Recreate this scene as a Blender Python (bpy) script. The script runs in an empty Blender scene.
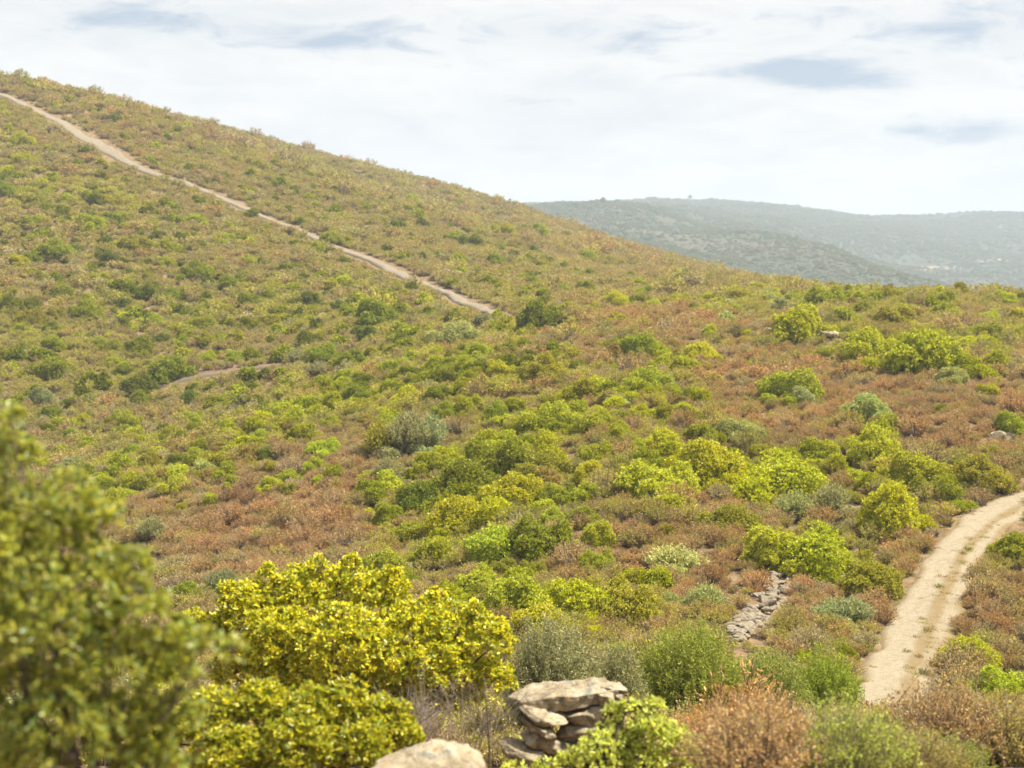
import bpy, math, random
import numpy as np
from mathutils import Vector

SEED = 7
rng = np.random.default_rng(SEED)
random.seed(SEED)
scn = bpy.context.scene
COL = scn.collection

# ------------------------------------------------------------------ camera model
F = 1422.0
PITCH = math.atan(114 / F)
CP, SP = math.cos(PITCH), math.sin(PITCH)

def ray(px, py):
    u = (np.asarray(px, float) - 512) / F
    v = (384 - np.asarray(py, float)) / F
    return u, CP + v * SP, -SP + v * CP          # x, y, z

def proj(x, y, z):
    yc = y * CP - z * SP
    zc = y * SP + z * CP
    yc = np.maximum(yc, 1e-3)
    return 512 + F * x / yc, 384 - F * zc / yc

# ------------------------------------------------------------------ noise
def _h(ix, iy, seed):
    n = (ix.astype(np.int64) * 374761393 + iy.astype(np.int64) * 668265263 + seed * 982451653) & 0x7fffffff
    n = ((n ^ (n >> 13)) * 1274126177) & 0x7fffffff
    n = n ^ (n >> 16)
    return (n & 0xffff) / 65535.0

def vnoise(x, y, seed=0):
    x = np.asarray(x, float); y = np.asarray(y, float)
    ix = np.floor(x); iy = np.floor(y)
    fx = x - ix; fy = y - iy
    fx = fx * fx * (3 - 2 * fx); fy = fy * fy * (3 - 2 * fy)
    a = _h(ix, iy, seed); b = _h(ix + 1, iy, seed); c = _h(ix, iy + 1, seed); d = _h(ix + 1, iy + 1, seed)
    return (a + (b - a) * fx) * (1 - fy) + (c + (d - c) * fx) * fy      # 0..1

def fbm(x, y, seed=0, octv=4):
    s = 0; a = 0.5; t = 0
    for k in range(octv):
        s = s + a * vnoise(x * 2 ** k, y * 2 ** k, seed + 17 * k); t += a; a *= 0.5
    return s / t

# ------------------------------------------------------------------ terrain height
NEAR = [(6, None, -2.5), (10, None, -3.85), (14, None, -5.0), (20, None, -7.2)]
COLS = {
    -700: [(28, 770), (38, 730), (50, 700), (90, 560), (130, 460), (160, 340), (200, 230), (250, 120), (300, 50), (360, 0), (420, 0), (600, 120), (900, 317)],
    -250: [(28, 770), (38, 725), (50, 690), (70, 620), (90, 550), (130, 450), (160, 350), (200, 255), (250, 150), (300, 75), (360, 15), (420, 5), (600, 120), (900, 317)],
    0:    [(28, 765), (38, 715), (50, 675), (70, 610), (90, 545), (110, 490), (130, 447), (160, 372), (200, 286), (250, 196), (300, 124), (340, 84), (365, 76), (420, 92), (600, 160), (900, 317)],
    150:  [(28, 760), (38, 705), (50, 660), (70, 590), (90, 520), (105, 480), (115, 465), (130, 452), (160, 385), (200, 305), (250, 224), (300, 160), (340, 118), (370, 109), (420, 113), (480, 107), (540, 115), (650, 190), (900, 317)],
    300:  [(28, 755), (38, 695), (50, 640), (70, 565), (90, 488), (110, 430), (122, 409), (140, 402), (165, 365), (200, 312), (250, 250), (300, 204), (340, 177), (370, 170), (430, 173), (500, 149), (560, 160), (680, 220), (900, 317)],
    450:  [(28, 750), (38, 680), (50, 622), (70, 545), (90, 470), (110, 408), (130, 366), (150, 343), (165, 331), (200, 303), (250, 267), (300, 241), (345, 224), (400, 219), (460, 203), (520, 184), (580, 195), (700, 250), (900, 317)],
    600:  [(28, 748), (38, 672), (50, 612), (60, 560), (70, 505), (90, 430), (110, 385), (130, 350), (160, 322), (200, 304), (250, 288), (320, 266), (400, 251), (500, 236), (560, 238), (650, 270), (900, 317)],
    750:  [(28, 750), (38, 690), (50, 620), (60, 565), (70, 515), (85, 455), (100, 410), (120, 365), (145, 330), (180, 306), (230, 292), (320, 282), (430, 279), (500, 285), (650, 305), (900, 317)],
    850:  [(28, 755), (38, 710), (47, 665), (60, 580), (70, 517), (85, 455), (100, 405), (120, 365), (150, 325), (190, 303), (240, 294), (290, 292), (380, 310), (600, 325), (900, 317)],
    950:  [(28, 760), (38, 715), (45, 680), (55, 605), (65, 535), (80, 470), (95, 412), (120, 360), (150, 322), (180, 297), (197, 291), (230, 302), (300, 325), (600, 330), (900, 317)],
    1024: [(28, 762), (38, 720), (45, 688), (55, 612), (65, 545), (80, 480), (95, 422), (120, 367), (150, 332), (180, 306), (200, 301), (250, 318), (350, 335), (600, 330), (900, 317)],
    1300: [(28, 768), (38, 725), (45, 700), (55, 630), (65, 565), (80, 490), (95, 430), (120, 372), (150, 335), (180, 312), (200, 308), (260, 322), (600, 330), (900, 317)],
    1700: [(28, 768), (38, 725), (45, 700), (55, 630), (65, 565), (80, 490), (95, 430), (120, 372), (150, 335), (180, 312), (200, 308), (260, 322), (600, 330), (900, 317)],
}
NS = 520
S0, S1 = math.log(6.0), math.log(7000.0)
S = np.linspace(S0, S1, NS)
DS = np.exp(S)

def q_of(py):
    _, yy, zz = ray(0, py)
    return zz / yy

def gsm(a, sig, axis):
    r = int(sig * 3) + 1
    k = np.exp(-0.5 * (np.arange(-r, r + 1) / sig) ** 2); k /= k.sum()
    pad = [(0, 0), (0, 0)]; pad[axis] = (r, r)
    b = np.pad(a, pad, mode='edge')
    return np.apply_along_axis(lambda m: np.convolve(m, k, 'valid'), axis, b)

def build_table(cols, s, tail=None, near=True, sig=4.5):
    pxs = sorted(cols)
    rows = []
    for p in pxs:
        ds, qs = [], []
        if near:
            for d, _, z in NEAR:
                ds.append(d); qs.append(z / d)
        for d, py in cols[p]:
            ds.append(d); qs.append(q_of(py))
        if tail:
            for d, z in tail:
                ds.append(d); qs.append(z / d)
        rows.append(np.interp(s, np.log(ds), qs))
    rows = np.array(rows)
    fine = np.arange(pxs[0], pxs[-1] + 1, 10.0)
    out = np.empty((len(fine), len(s)))
    for j in range(len(s)):
        out[:, j] = np.interp(fine, pxs, rows[:, j])
    out = gsm(out, sig, 0)
    return fine, out

FINE, Q = build_table(COLS, S, [(1300, -42), (2500, -60), (7000, -120)])
Q = gsm(Q, 3.0, 1)

def table_h(fine, q, s0, ds_, x, y, tmin=8.0):
    t = x / np.maximum(y, tmin)
    c = np.clip((512 + F * t - fine[0]) / (fine[1] - fine[0]), 0, len(fine) - 1.001)
    sy = np.clip((np.log(np.maximum(y, 1e-3)) - s0) / ds_, 0, q.shape[1] - 1.001)
    i = c.astype(int); j = sy.astype(int); a = c - i; b = sy - j
    qq = (q[i, j] * (1 - a) + q[i + 1, j] * a) * (1 - b) + (q[i, j + 1] * (1 - a) + q[i + 1, j + 1] * a) * b
    return qq

DSS = S[1] - S[0]

def H(x, y):
    x = np.asarray(x, float); y = np.asarray(y, float)
    qq = table_h(FINE, Q, S0, DSS, x, y)
    z = qq * y
    zn = np.interp(y, [-60, -10, 0, 3, 6, 8.0], [-4.5, -2.2, -1.68, -1.85, -2.5, -3.15])
    w = np.clip((y - 5.0) / 4.0, 0, 1)
    z = zn * (1 - w) + z * w
    amp = np.clip(y, 4, 300)
    z = z + (fbm(x / 23, y / 23, 3, 3) - 0.5) * 0.010 * amp + (fbm(x / 3.1, y / 3.1, 5, 3) - 0.5) * np.clip(0.004 * amp, 0.1, 0.55)
    return z

RAYD = np.exp(np.linspace(math.log(6), math.log(900), 900))
def ground_at(px, py, dmin=6):
    u, yy, zz = ray(px, py)
    d = RAYD[RAYD >= dmin]
    z = H(u / yy * d, d)
    g = (zz / yy * d) - z
    k = np.argmax(g < 0) if (g < 0).any() else len(d) - 1
    if k > 0:
        f = g[k - 1] / (g[k - 1] - g[k] + 1e-9); f = min(max(f, 0), 1)
        dd = d[k - 1] * (1 - f) + d[k] * f
    else:
        dd = d[k]
    x = float(u / yy * dd)
    return x, float(dd), float(H(x, dd))

# visibility: running max of tan(elevation) in front of each table cell
_xx = (FINE[:, None] - 512) / F * DS[None, :]
_qh = H(_xx, np.broadcast_to(DS[None, :], _xx.shape)) / DS[None, :]
RUN = np.maximum.accumulate(_qh, axis=1)
RUN = np.concatenate([RUN[:, :1], RUN[:, :-1]], axis=1)

def visible(x, y, z, h, pad=0.32):
    q = table_h(FINE, RUN, S0, DSS, x, y)
    px, _ = proj(x, y, z)
    return ((z + h) / y > q) & (px > -1024 * pad) & (px < 1024 * (1 + pad))

# ------------------------------------------------------------------ mesh helpers
def mesh_from(name, V, polys, mats, mat_idx=None, smooth=False):
    """polys: list of (n,k) int arrays"""
    me = bpy.data.meshes.new(name)
    V = np.asarray(V, np.float32)
    me.vertices.add(len(V)); me.vertices.foreach_set('co', V.ravel())
    loops = np.concatenate([p.ravel() for p in polys]).astype(np.int32)
    tot = np.concatenate([np.full(len(p), p.shape[1]) for p in polys]).astype(np.int32)
    st = np.concatenate([[0], np.cumsum(tot)[:-1]]).astype(np.int32)
    me.loops.add(len(loops)); me.loops.foreach_set('vertex_index', loops)
    me.polygons.add(len(tot)); me.polygons.foreach_set('loop_start', st)
    if mat_idx is not None:
        me.polygons.foreach_set('material_index', np.asarray(mat_idx, np.int32))
    for m in mats: me.materials.append(m)
    me.update(calc_edges=True); me.validate()
    if smooth:
        me.polygons.foreach_set('use_smooth', np.ones(len(tot), bool))
    return me

def nrm(a):
    return a / np.maximum(np.linalg.norm(a, axis=-1, keepdims=True), 1e-9)

def rand_dirs(n, zmin=-1.0):
    z = rng.uniform(zmin, 1, n); t = rng.uniform(0, 2 * np.pi, n); r = np.sqrt(1 - z * z)
    return np.stack([r * np.cos(t), r * np.sin(t), z], 1)

def leaf_quads(P, D, L, W, fine=False):
    """leaves: base P, direction D, length L, width W"""
    n = len(P); D = nrm(D)
    R = nrm(np.cross(D, nrm(rng.normal(size=(n, 3)))))
    N = np.cross(R, D)
    L = np.broadcast_to(L, n)[:, None]; W = np.broadcast_to(W, n)[:, None]
    if fine:
        fold = rng.uniform(0.05, .4, (n, 1)) * W
        curl = rng.uniform(-.05, .2, (n, 1)) * L
        v = np.stack([P, P + D * L * .38 + R * W * .5 + N * fold, P + D * L * .75 + R * W * .4 + N * (fold - curl * .4), P + D * L - N * curl,
                      P + D * L * .75 - R * W * .4 + N * (fold - curl * .4), P + D * L * .38 - R * W * .5 + N * fold], 1).reshape(-1, 3)
        b = np.arange(n)[:, None] * 6
        f = np.concatenate([b + np.array([[0, 1, 2, 3]]), b + np.array([[0, 3, 4, 5]])])
        return v, f
    fold = rng.uniform(0, .3, (n, 1)) * W
    v = np.stack([P, P + D * L * .55 + R * W * .5 + N * fold, P + D * L, P + D * L * .55 - R * W * .5 + N * fold], 1).reshape(-1, 3)
    f = np.arange(n)[:, None] * 4 + np.arange(4)[None, :]
    return v, f

def tubes(A, B, ra, rb, sides=3):
    A = np.asarray(A, float); B = np.asarray(B, float); n = len(A)
    D = nrm(B - A); R = nrm(np.cross(D, np.array([0.31, 0.52, 0.79]))); T = np.cross(D, R)
    ra = np.broadcast_to(ra, n)[:, None]; rb = np.broadcast_to(rb, n)[:, None]
    vs = []
    for k in range(sides):
        c, s = math.cos(2 * math.pi * k / sides), math.sin(2 * math.pi * k / sides)
        vs.append(A + (R * c + T * s) * ra)
    for k in range(sides):
        c, s = math.cos(2 * math.pi * k / sides), math.sin(2 * math.pi * k / sides)
        vs.append(B + (R * c + T * s) * rb)
    V = np.stack(vs, 1).reshape(-1, 3)
    b = np.arange(n)[:, None] * (2 * sides)
    f = np.concatenate([b + np.array([[k, (k + 1) % sides, sides + (k + 1) % sides, sides + k]]) for k in range(sides)])
    return V, f

# ------------------------------------------------------------------ materials
def new_mat(name):
    m = bpy.data.materials.new(name); m.use_nodes = True
    nt = m.node_tree; nt.nodes.clear()
    return m, nt, nt.nodes, nt.links

def leaf_material(name, source, glow=(1.35, 1.25, .6), trans=0.35, gloss=0.05, rough=0.4, spread=0.5, alt=None, altf=0.3):
    """leaf colour comes from the plant's own colour; each leaf varies"""
    m, nt, N, L = new_mat(name)
    out = N.new('ShaderNodeOutputMaterial')
    if source == 'object':
        oi = N.new('ShaderNodeObjectInfo'); base = oi.outputs['Color']; rnd = oi.outputs['Random']
    else:
        at = N.new('ShaderNodeAttribute'); at.attribute_type = 'INSTANCER'; at.attribute_name = 'tint'; base = at.outputs['Color']
    geo = N.new('ShaderNodeNewGeometry')
    mr = N.new('ShaderNodeMapRange'); mr.inputs['To Min'].default_value = 1 - spread; mr.inputs['To Max'].default_value = 1 + spread * .8
    L.new(geo.outputs['Random Per Island'], mr.inputs['Value'])
    mul = N.new('ShaderNodeMix'); mul.data_type = 'RGBA'; mul.blend_type = 'MULTIPLY'; mul.inputs['Factor'].default_value = 1
    L.new(base, mul.inputs['A']); L.new(mr.outputs[0], mul.inputs['B'])
    col = mul.outputs['Result']
    if alt:
        # a second leaf colour for a share of the leaves
        ml = N.new('ShaderNodeMath'); ml.operation = 'MULTIPLY'; ml.inputs[1].default_value = 37.31
        fr = N.new('ShaderNodeMath'); fr.operation = 'FRACT'
        lt = N.new('ShaderNodeMath'); lt.operation = 'LESS_THAN'; lt.inputs[1].default_value = altf
        L.new(geo.outputs['Random Per Island'], ml.inputs[0]); L.new(ml.outputs[0], fr.inputs[0]); L.new(fr.outputs[0], lt.inputs[0])
        am = N.new('ShaderNodeMix'); am.data_type = 'RGBA'; am.blend_type = 'MULTIPLY'; am.inputs['B'].default_value = (*alt, 1)
        L.new(lt.outputs[0], am.inputs['Factor']); L.new(col, am.inputs['A']); col = am.outputs['Result']
    df = N.new('ShaderNodeBsdfDiffuse'); L.new(col, df.inputs['Color'])
    tr = N.new('ShaderNodeBsdfTranslucent')
    tc = N.new('ShaderNodeMix'); tc.data_type = 'RGBA'; tc.blend_type = 'MULTIPLY'; tc.inputs['Factor'].default_value = 1
    tc.inputs['B'].default_value = (*glow, 1)
    L.new(col, tc.inputs['A']); L.new(tc.outputs['Result'], tr.inputs['Color'])
    mx = N.new('ShaderNodeMixShader'); mx.inputs[0].default_value = trans
    L.new(df.outputs[0], mx.inputs[1]); L.new(tr.outputs[0], mx.inputs[2])
    sh = mx
    if gloss > 0:
        gl = N.new('ShaderNodeBsdfGlossy'); gl.inputs['Roughness'].default_value = rough; gl.inputs['Color'].default_value = (.9, .92, .95, 1)
        m2 = N.new('ShaderNodeMixShader')
        m2.inputs[0].default_value = gloss
        L.new(mx.outputs[0], m2.inputs[1]); L.new(gl.outputs[0], m2.inputs[2]); sh = m2
    L.new(sh.outputs[0], out.inputs['Surface'])
    return m

def ramp(N, stops):
    r = N.new('ShaderNodeValToRGB'); e = r.color_ramp.elements
    while len(e) < len(stops): e.new(0.5)
    for i, (p, c) in enumerate(stops):
        e[i].position = p; e[i].color = (*c, 1)
    return r

def noise_node(N, L, scale, detail=5, rough=.55, vec=None, dist=0):
    n = N.new('ShaderNodeTexNoise'); n.inputs['Scale'].default_value = scale; n.inputs['Detail'].default_value = detail
    n.inputs['Roughness'].default_value = rough; n.inputs['Distortion'].default_value = dist
    if vec is not None: L.new(vec, n.inputs['Vector'])
    return n

def mixc(N, L, fac, a, b, blend='MIX'):
    m = N.new('ShaderNodeMix'); m.data_type = 'RGBA'; m.blend_type = blend
    for s, v in (('Factor', fac), ('A', a), ('B', b)):
        if isinstance(v, (int, float)): m.inputs[s].default_value = v
        elif isinstance(v, tuple): m.inputs[s].default_value = (*v, 1)
        else: L.new(v, m.inputs[s])
    return m.outputs['Result']

def finish(N, L, col, rough=.9, bump=None, dist=.02, strength=.6):
    out = N.new('ShaderNodeOutputMaterial'); p = N.new('ShaderNodeBsdfPrincipled')
    L.new(col, p.inputs['Base Color']); p.inputs['Roughness'].default_value = rough; p.inputs['Specular IOR Level'].default_value = .25
    if bump is not None:
        b = N.new('ShaderNodeBump'); b.inputs['Distance'].default_value = dist; b.inputs['Strength'].default_value = strength
        L.new(bump, b.inputs['Height']); L.new(b.outputs[0], p.inputs['Normal'])
    L.new(p.outputs[0], out.inputs['Surface'])

def wpos(N):
    return N.new('ShaderNodeNewGeometry').outputs['Position']

def mat_ground():
    m, nt, N, L = new_mat('scrubland soil')
    P = wpos(N)
    n1 = noise_node(N, L, .09, 5, .6, P); n2 = noise_node(N, L, 1.7, 6, .65, P); n3 = noise_node(N, L, 9, 4, .7, P)
    c1 = ramp(N, [(.3, (.16, .098, .055)), (.55, (.185, .13, .068)), (.75, (.16, .14, .064))]); L.new(n1.outputs[0], c1.inputs[0])
    c2 = ramp(N, [(.35, (.55, .5, .45)), (.6, (1.0, 1.0, 1.0)), (.75, (1.5, 1.45, 1.3))]); L.new(n2.outputs[0], c2.inputs[0])
    col = mixc(N, L, 1.0, c1.outputs[0], c2.outputs[0], 'MULTIPLY')
    finish(N, L, col, .95, n3.outputs[0], .1)
    return m

def mat_track(name, a, b, tuft, sc):
    m, nt, N, L = new_mat(name)
    P = wpos(N)
    n1 = noise_node(N, L, .5 * sc, 6, .6, P); n2 = noise_node(N, L, 4 * sc, 6, .7, P); n3 = noise_node(N, L, 22 * sc, 4, .7, P)
    c1 = ramp(N, [(.3, a), (.7, b)]); L.new(n2.outputs[0], c1.inputs[0])
    c3 = ramp(N, [(.3, (.5, .48, .44)), (.52, (1.0, 1.0, 1.0)), (.75, (1.22, 1.2, 1.15))]); L.new(n3.outputs[0], c3.inputs[0])
    col = mixc(N, L, 1.0, c1.outputs[0], c3.outputs[0], 'MULTIPLY')
    # worn dry grass between the wheel ruts and on the verges: a mesh attribute
    at = N.new('ShaderNodeAttribute'); at.attribute_name = 'verge'
    ad = N.new('ShaderNodeMath'); ad.operation = 'ADD'; L.new(at.outputs['Fac'], ad.inputs[0]); L.new(n1.outputs[0], ad.inputs[1])
    ad2 = N.new('ShaderNodeMath'); ad2.operation = 'MULTIPLY_ADD'; L.new(n2.outputs[0], ad2.inputs[0]); ad2.inputs[1].default_value = .8; L.new(ad.outputs[0], ad2.inputs[2])
    r = N.new('ShaderNodeMapRange'); r.inputs['From Min'].default_value = 1.08; r.inputs['From Max'].default_value = 1.5
    L.new(ad2.outputs[0], r.inputs['Value'])
    c4 = ramp(N, [(.3, (tuft[0] * .6, tuft[1] * .6, tuft[2] * .6)), (.7, tuft)]); L.new(n3.outputs[0], c4.inputs[0])
    col = mixc(N, L, r.outputs[0], col, c4.outputs[0])
    finish(N, L, col, .95, n3.outputs[0], .05)
    return m

def mat_stone(name, a, b, c, sc=1.0):
    m, nt, N, L = new_mat(name)
    P = N.new('ShaderNodeTexCoord').outputs['Object']
    oi = N.new('ShaderNodeObjectInfo')
    n1 = noise_node(N, L, 3.2 * sc, 6, .65, P); n2 = noise_node(N, L, 11 * sc, 7, .7, P, .4); n3 = noise_node(N, L, 40 * sc, 5, .7, P)
    c1 = ramp(N, [(.32, a), (.5, b), (.68, c)]); L.new(n1.outputs[0], c1.inputs[0])
    c2 = ramp(N, [(.35, (.55, .53, .5)), (.52, (1.0, 1.0, 1.0)), (.7, (1.2, 1.17, 1.1))]); L.new(n2.outputs[0], c2.inputs[0])
    col = mixc(N, L, 1.0, c1.outputs[0], c2.outputs[0], 'MULTIPLY')
    # grey lichen patches
    v = noise_node(N, L, 6.5 * sc, 3, .5, P); r = N.new('ShaderNodeMapRange'); r.inputs['From Min'].default_value = .60; r.inputs['From Max'].default_value = .68
    L.new(v.outputs[0], r.inputs['Value'])
    col = mixc(N, L, r.outputs[0], col, (.19, .185, .15))
    v2 = noise_node(N, L, 15 * sc, 2, .5, P); r2 = N.new('ShaderNodeMapRange'); r2.inputs['From Min'].default_value = .66; r2.inputs['From Max'].default_value = .7
    L.new(v2.outputs[0], r2.inputs['Value'])
    col = mixc(N, L, r2.outputs[0], col, (.33, .2, .07))
    h = mixc(N, L, .5, n2.outputs[0], n3.outputs[0])
    finish(N, L, col, .92, h, .05 / sc, .9)
    return m

def mat_bark(name, a, b):
    m, nt, N, L = new_mat(name)
    n = noise_node(N, L, 14, 4, .6, N.new('ShaderNodeTexCoord').outputs['Object'])
    c = ramp(N, [(.35, a), (.65, b)]); L.new(n.outputs[0], c.inputs[0])
    finish(N, L, c.outputs[0], .9)
    return m

def mat_hills():
    m, nt, N, L = new_mat('distant scrub slope')
    P = wpos(N)
    n1 = noise_node(N, L, .004, 6, .6, P); n2 = noise_node(N, L, .03, 6, .7, P); n3 = noise_node(N, L, .12, 4, .7, P)
    c1 = ramp(N, [(.36, (.032, .044, .018)), (.52, (.046, .052, .022)), (.68, (.085, .07, .038))]); L.new(n1.outputs[0], c1.inputs[0])
    c2 = ramp(N, [(.38, (.72, .76, .72)), (.62, (1.12, 1.1, 1.05))]); L.new(n2.outputs[0], c2.inputs[0])
    col = mixc(N, L, 1.0, c1.outputs[0], c2.outputs[0], 'MULTIPLY')
    at = N.new('ShaderNodeAttribute'); at.attribute_name = 'clearing'
    ad = N.new('ShaderNodeMath'); ad.operation = 'MULTIPLY_ADD'; L.new(n2.outputs[0], ad.inputs[0]); ad.inputs[1].default_value = 1.2; L.new(at.outputs['Fac'], ad.inputs[2])
    r = N.new('ShaderNodeMapRange'); r.inputs['From Min'].default_value = 1.05; r.inputs['From Max'].default_value = 1.35
    L.new(ad.outputs[0], r.inputs['Value'])
    col = mixc(N, L, r.outputs[0], col, (.24, .2, .11))
    finish(N, L, col, .95, n3.outputs[0], 3.0, .8)
    return m

M_GROUND = mat_ground()
M_TRACK = mat_track('pale dirt of the track', (.185, .15, .10), (.295, .25, .175), (.20, .145, .07), 1.0)
M_PATH = mat_track('dry soil of the hill path', (.15, .125, .09), (.215, .18, .13), (.15, .12, .065), .45)
M_FOOT = mat_track('trodden brown soil', (.11, .085, .06), (.16, .125, .085), (.13, .11, .06), .45)
M_STONE = mat_stone('weathered limestone', (.19, .15, .095), (.31, .255, .17), (.40, .345, .25))
M_RUBBLE = mat_stone('pale rubble stone', (.12, .10, .075), (.21, .175, .125), (.31, .265, .195), 1.6)
M_BARK = mat_bark('grey brown bark', (.09, .07, .05), (.17, .14, .11))
M_TWIG = mat_bark('dry grey twigs', (.15, .115, .09), (.27, .22, .18))
M_HILL = mat_hills()
LEAF_O = leaf_material('evergreen leaves', 'object', trans=.36, gloss=.02, rough=.5, alt=(.72, .78, .8), altf=.3)
LEAF_NEAR = leaf_material('glossy broad leaves', 'object', trans=.42, gloss=.03, rough=.4, spread=.45, alt=(.45, .62, .8), altf=.33)
LEAF_SOFT = leaf_material('pale soft leaves', 'object', trans=.5, gloss=.02, rough=.5, spread=.4, alt=(.75, .85, .8), altf=.3)
LEAF_FINE = leaf_material('small soft leaves', 'object', trans=.35, gloss=0, spread=.5, alt=(.98, .87, .78), altf=.35, glow=(1.1, 1.08, .85))
LEAF_I = leaf_material('scrub leaves', 'instancer', trans=.3, gloss=0, spread=.34, glow=(1.2, 1.15, .75))

# ------------------------------------------------------------------ object helpers
def add(name, data, parent=None, color=None):
    o = bpy.data.objects.new(name, data); COL.objects.link(o)
    if parent is not None: o.parent = parent
    if color is not None: o.color = (*color, 1)
    return o

def tag(o, label, cat, group=None, kind=None):
    if label: o['label'] = label
    if cat: o['category'] = cat
    if group: o['group'] = group
    if kind: o['kind'] = kind
    return o

def thing(name, label, cat, loc, group=None):
    o = add(name, None); o.location = loc; o.empty_display_size = .3
    return tag(o, label, cat, group)

def structure(name, me):
    o = add(name, me); o['kind'] = 'structure'
    return o

# ------------------------------------------------------------------ ground sheet
def build_ground():
    ys = [-40.0]
    while ys[-1] < 4900:
        y = ys[-1]
        ys.append(y + (2.0 if y < -2 else max(.28, .0085 * max(y, 1) if y < 700 else .05 * y)))
    ys = np.array(ys)
    ts = np.linspace(-.80, .80, 340)
    X = ts[None, :] * (ys[:, None].clip(0) + 26); Y = np.broadcast_to(ys[:, None], X.shape)
    Z = H(X, Y)
    n, k = X.shape
    V = np.stack([X, Y, Z], 2).reshape(-1, 3)
    i = (np.arange(n - 1)[:, None] * k + np.arange(k - 1)[None, :]).ravel()
    f = np.stack([i, i + 1, i + k + 1, i + k], 1)
    structure('ground', mesh_from('ground', V, [f], [M_GROUND], smooth=True))
build_ground()

# ------------------------------------------------------------------ distant hills
HC = {
    200: [(700, 330), (900, 305), (1400, 250), (1800, 215), (2000, 220), (2900, 206), (3600, 240), (4600, 300)],
    540: [(700, 330), (900, 300), (1100, 270), (1400, 235), (1800, 200), (2000, 210), (2900, 204), (3600, 240), (4600, 300)],
    600: [(700, 330), (900, 300), (1100, 262), (1400, 225), (1750, 195), (2000, 207), (2900, 203), (3600, 240), (4600, 300)],
    645: [(700, 335), (850, 305), (1000, 262), (1100, 252), (1300, 236), (1550, 213), (1750, 200), (1950, 208), (2800, 203), (3600, 240), (4600, 300)],
    690: [(700, 335), (850, 305), (1000, 258), (1080, 257), (1200, 256), (1450, 236), (1700, 212), (1850, 219), (2800, 202), (3600, 240), (4600, 300)],
    740: [(700, 335), (850, 310), (1000, 270), (1080, 268), (1200, 266), (1400, 246), (1600, 223), (1800, 231), (2300, 217), (2900, 204.5), (3600, 240), (4600, 300)],
    790: [(700, 335), (850, 315), (1000, 286), (1100, 282), (1200, 273), (1350, 252), (1550, 231), (1800, 245), (2300, 221), (2900, 206.5), (3600, 240), (4600, 300)],
    840: [(700, 335), (900, 312), (1050, 297), (1200, 280), (1450, 247), (1800, 268), (2300, 232), (2900, 213.5), (3600, 240), (4600, 300)],
    885: [(700, 335), (900, 315), (1100, 298), (1380, 264), (1750, 285), (2300, 236), (2900, 216), (3600, 240), (4600, 300)],
    930: [(700, 335), (900, 318), (1100, 302), (1300, 280), (1650, 298), (2200, 246), (2900, 217), (3600, 240), (4600, 300)],
    985: [(700, 335), (900, 322), (1300, 300), (1650, 298), (2100, 257), (2500, 236), (2900, 213.5), (3600, 240), (4600, 300)],
    1030: [(700, 335), (900, 322), (1300, 305), (1650, 300), (2100, 259), (2500, 237), (2900, 215), (3600, 240), (4600, 300)],
    1200: [(700, 335), (900, 322), (1300, 305), (1650, 300), (2100, 262), (2500, 240), (2900, 219), (3600, 240), (4600, 300)],
    1500: [(700, 335), (900, 322), (1300, 305), (1650, 300), (2100, 270), (2500, 250), (2900, 235), (3600, 250), (4600, 300)],
}
HS = np.linspace(math.log(700), math.log(4600), 300)
HDS = HS[1] - HS[0]
_f, _q = build_table(HC, HS, None, near=False, sig=1.8)
# less smoothing across columns than the near ground needs
HF, HQ = _f, gsm(_q, 1.6, 1)
def HH(x, y):
    q = table_h(HF, HQ, HS[0], HDS, x, y)
    z = q * y + (fbm(x / 160, y / 160, 31, 4) - .5) * 26 * np.clip((y - 800) / 600, 0, 1) * .8
    z = z - np.abs(fbm(x / 240 + 9, y / 420, 41, 3) - .5) * 40 * np.clip((y - 900) / 500, 0, 1) * np.clip((2850 - y) / 200, 0.1, 1)
    return z + 2

def build_hills():
    ys = np.exp(np.linspace(math.log(760), math.log(4500), 330))
    ts = np.linspace(-.16, .62, 420)
    X = ts[None, :] * ys[:, None]; Y = np.broadcast_to(ys[:, None], X.shape); Z = HH(X, Y)
    n, k = X.shape
    V = np.stack([X, Y, Z], 2).reshape(-1, 3)
    i = (np.arange(n - 1)[:, None] * k + np.arange(k - 1)[None, :]).ravel()
    me = mesh_from('hills', V, [np.stack([i, i + 1, i + k + 1, i + k], 1)], [M_HILL], smooth=True)
    px, py = proj(X, Y, Z)
    cl = np.zeros_like(px)
    for (cx, cy, rx, ry, w, d0, d1) in ((712, 218, 34, 7, 1.0, 1500, 1800), (1008, 260, 42, 5, .9, 1700, 2600), (940, 268, 40, 4, .8, 1700, 2600), (640, 255, 60, 14, .26, 800, 1300), (740, 275, 70, 10, .28, 800, 1200),
                                     (570, 200, 20, 3, .5, 1500, 2000)):
        cl = np.maximum(cl, w * np.exp(-((px - cx) / rx) ** 2 - ((py - cy) / ry) ** 2) * ((Y > d0) & (Y < d1)))
    at = me.attributes.new('clearing', 'FLOAT', 'POINT'); at.data.foreach_set('value', cl.ravel().astype(np.float32))
    structure('hills', me)
build_hills()

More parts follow.
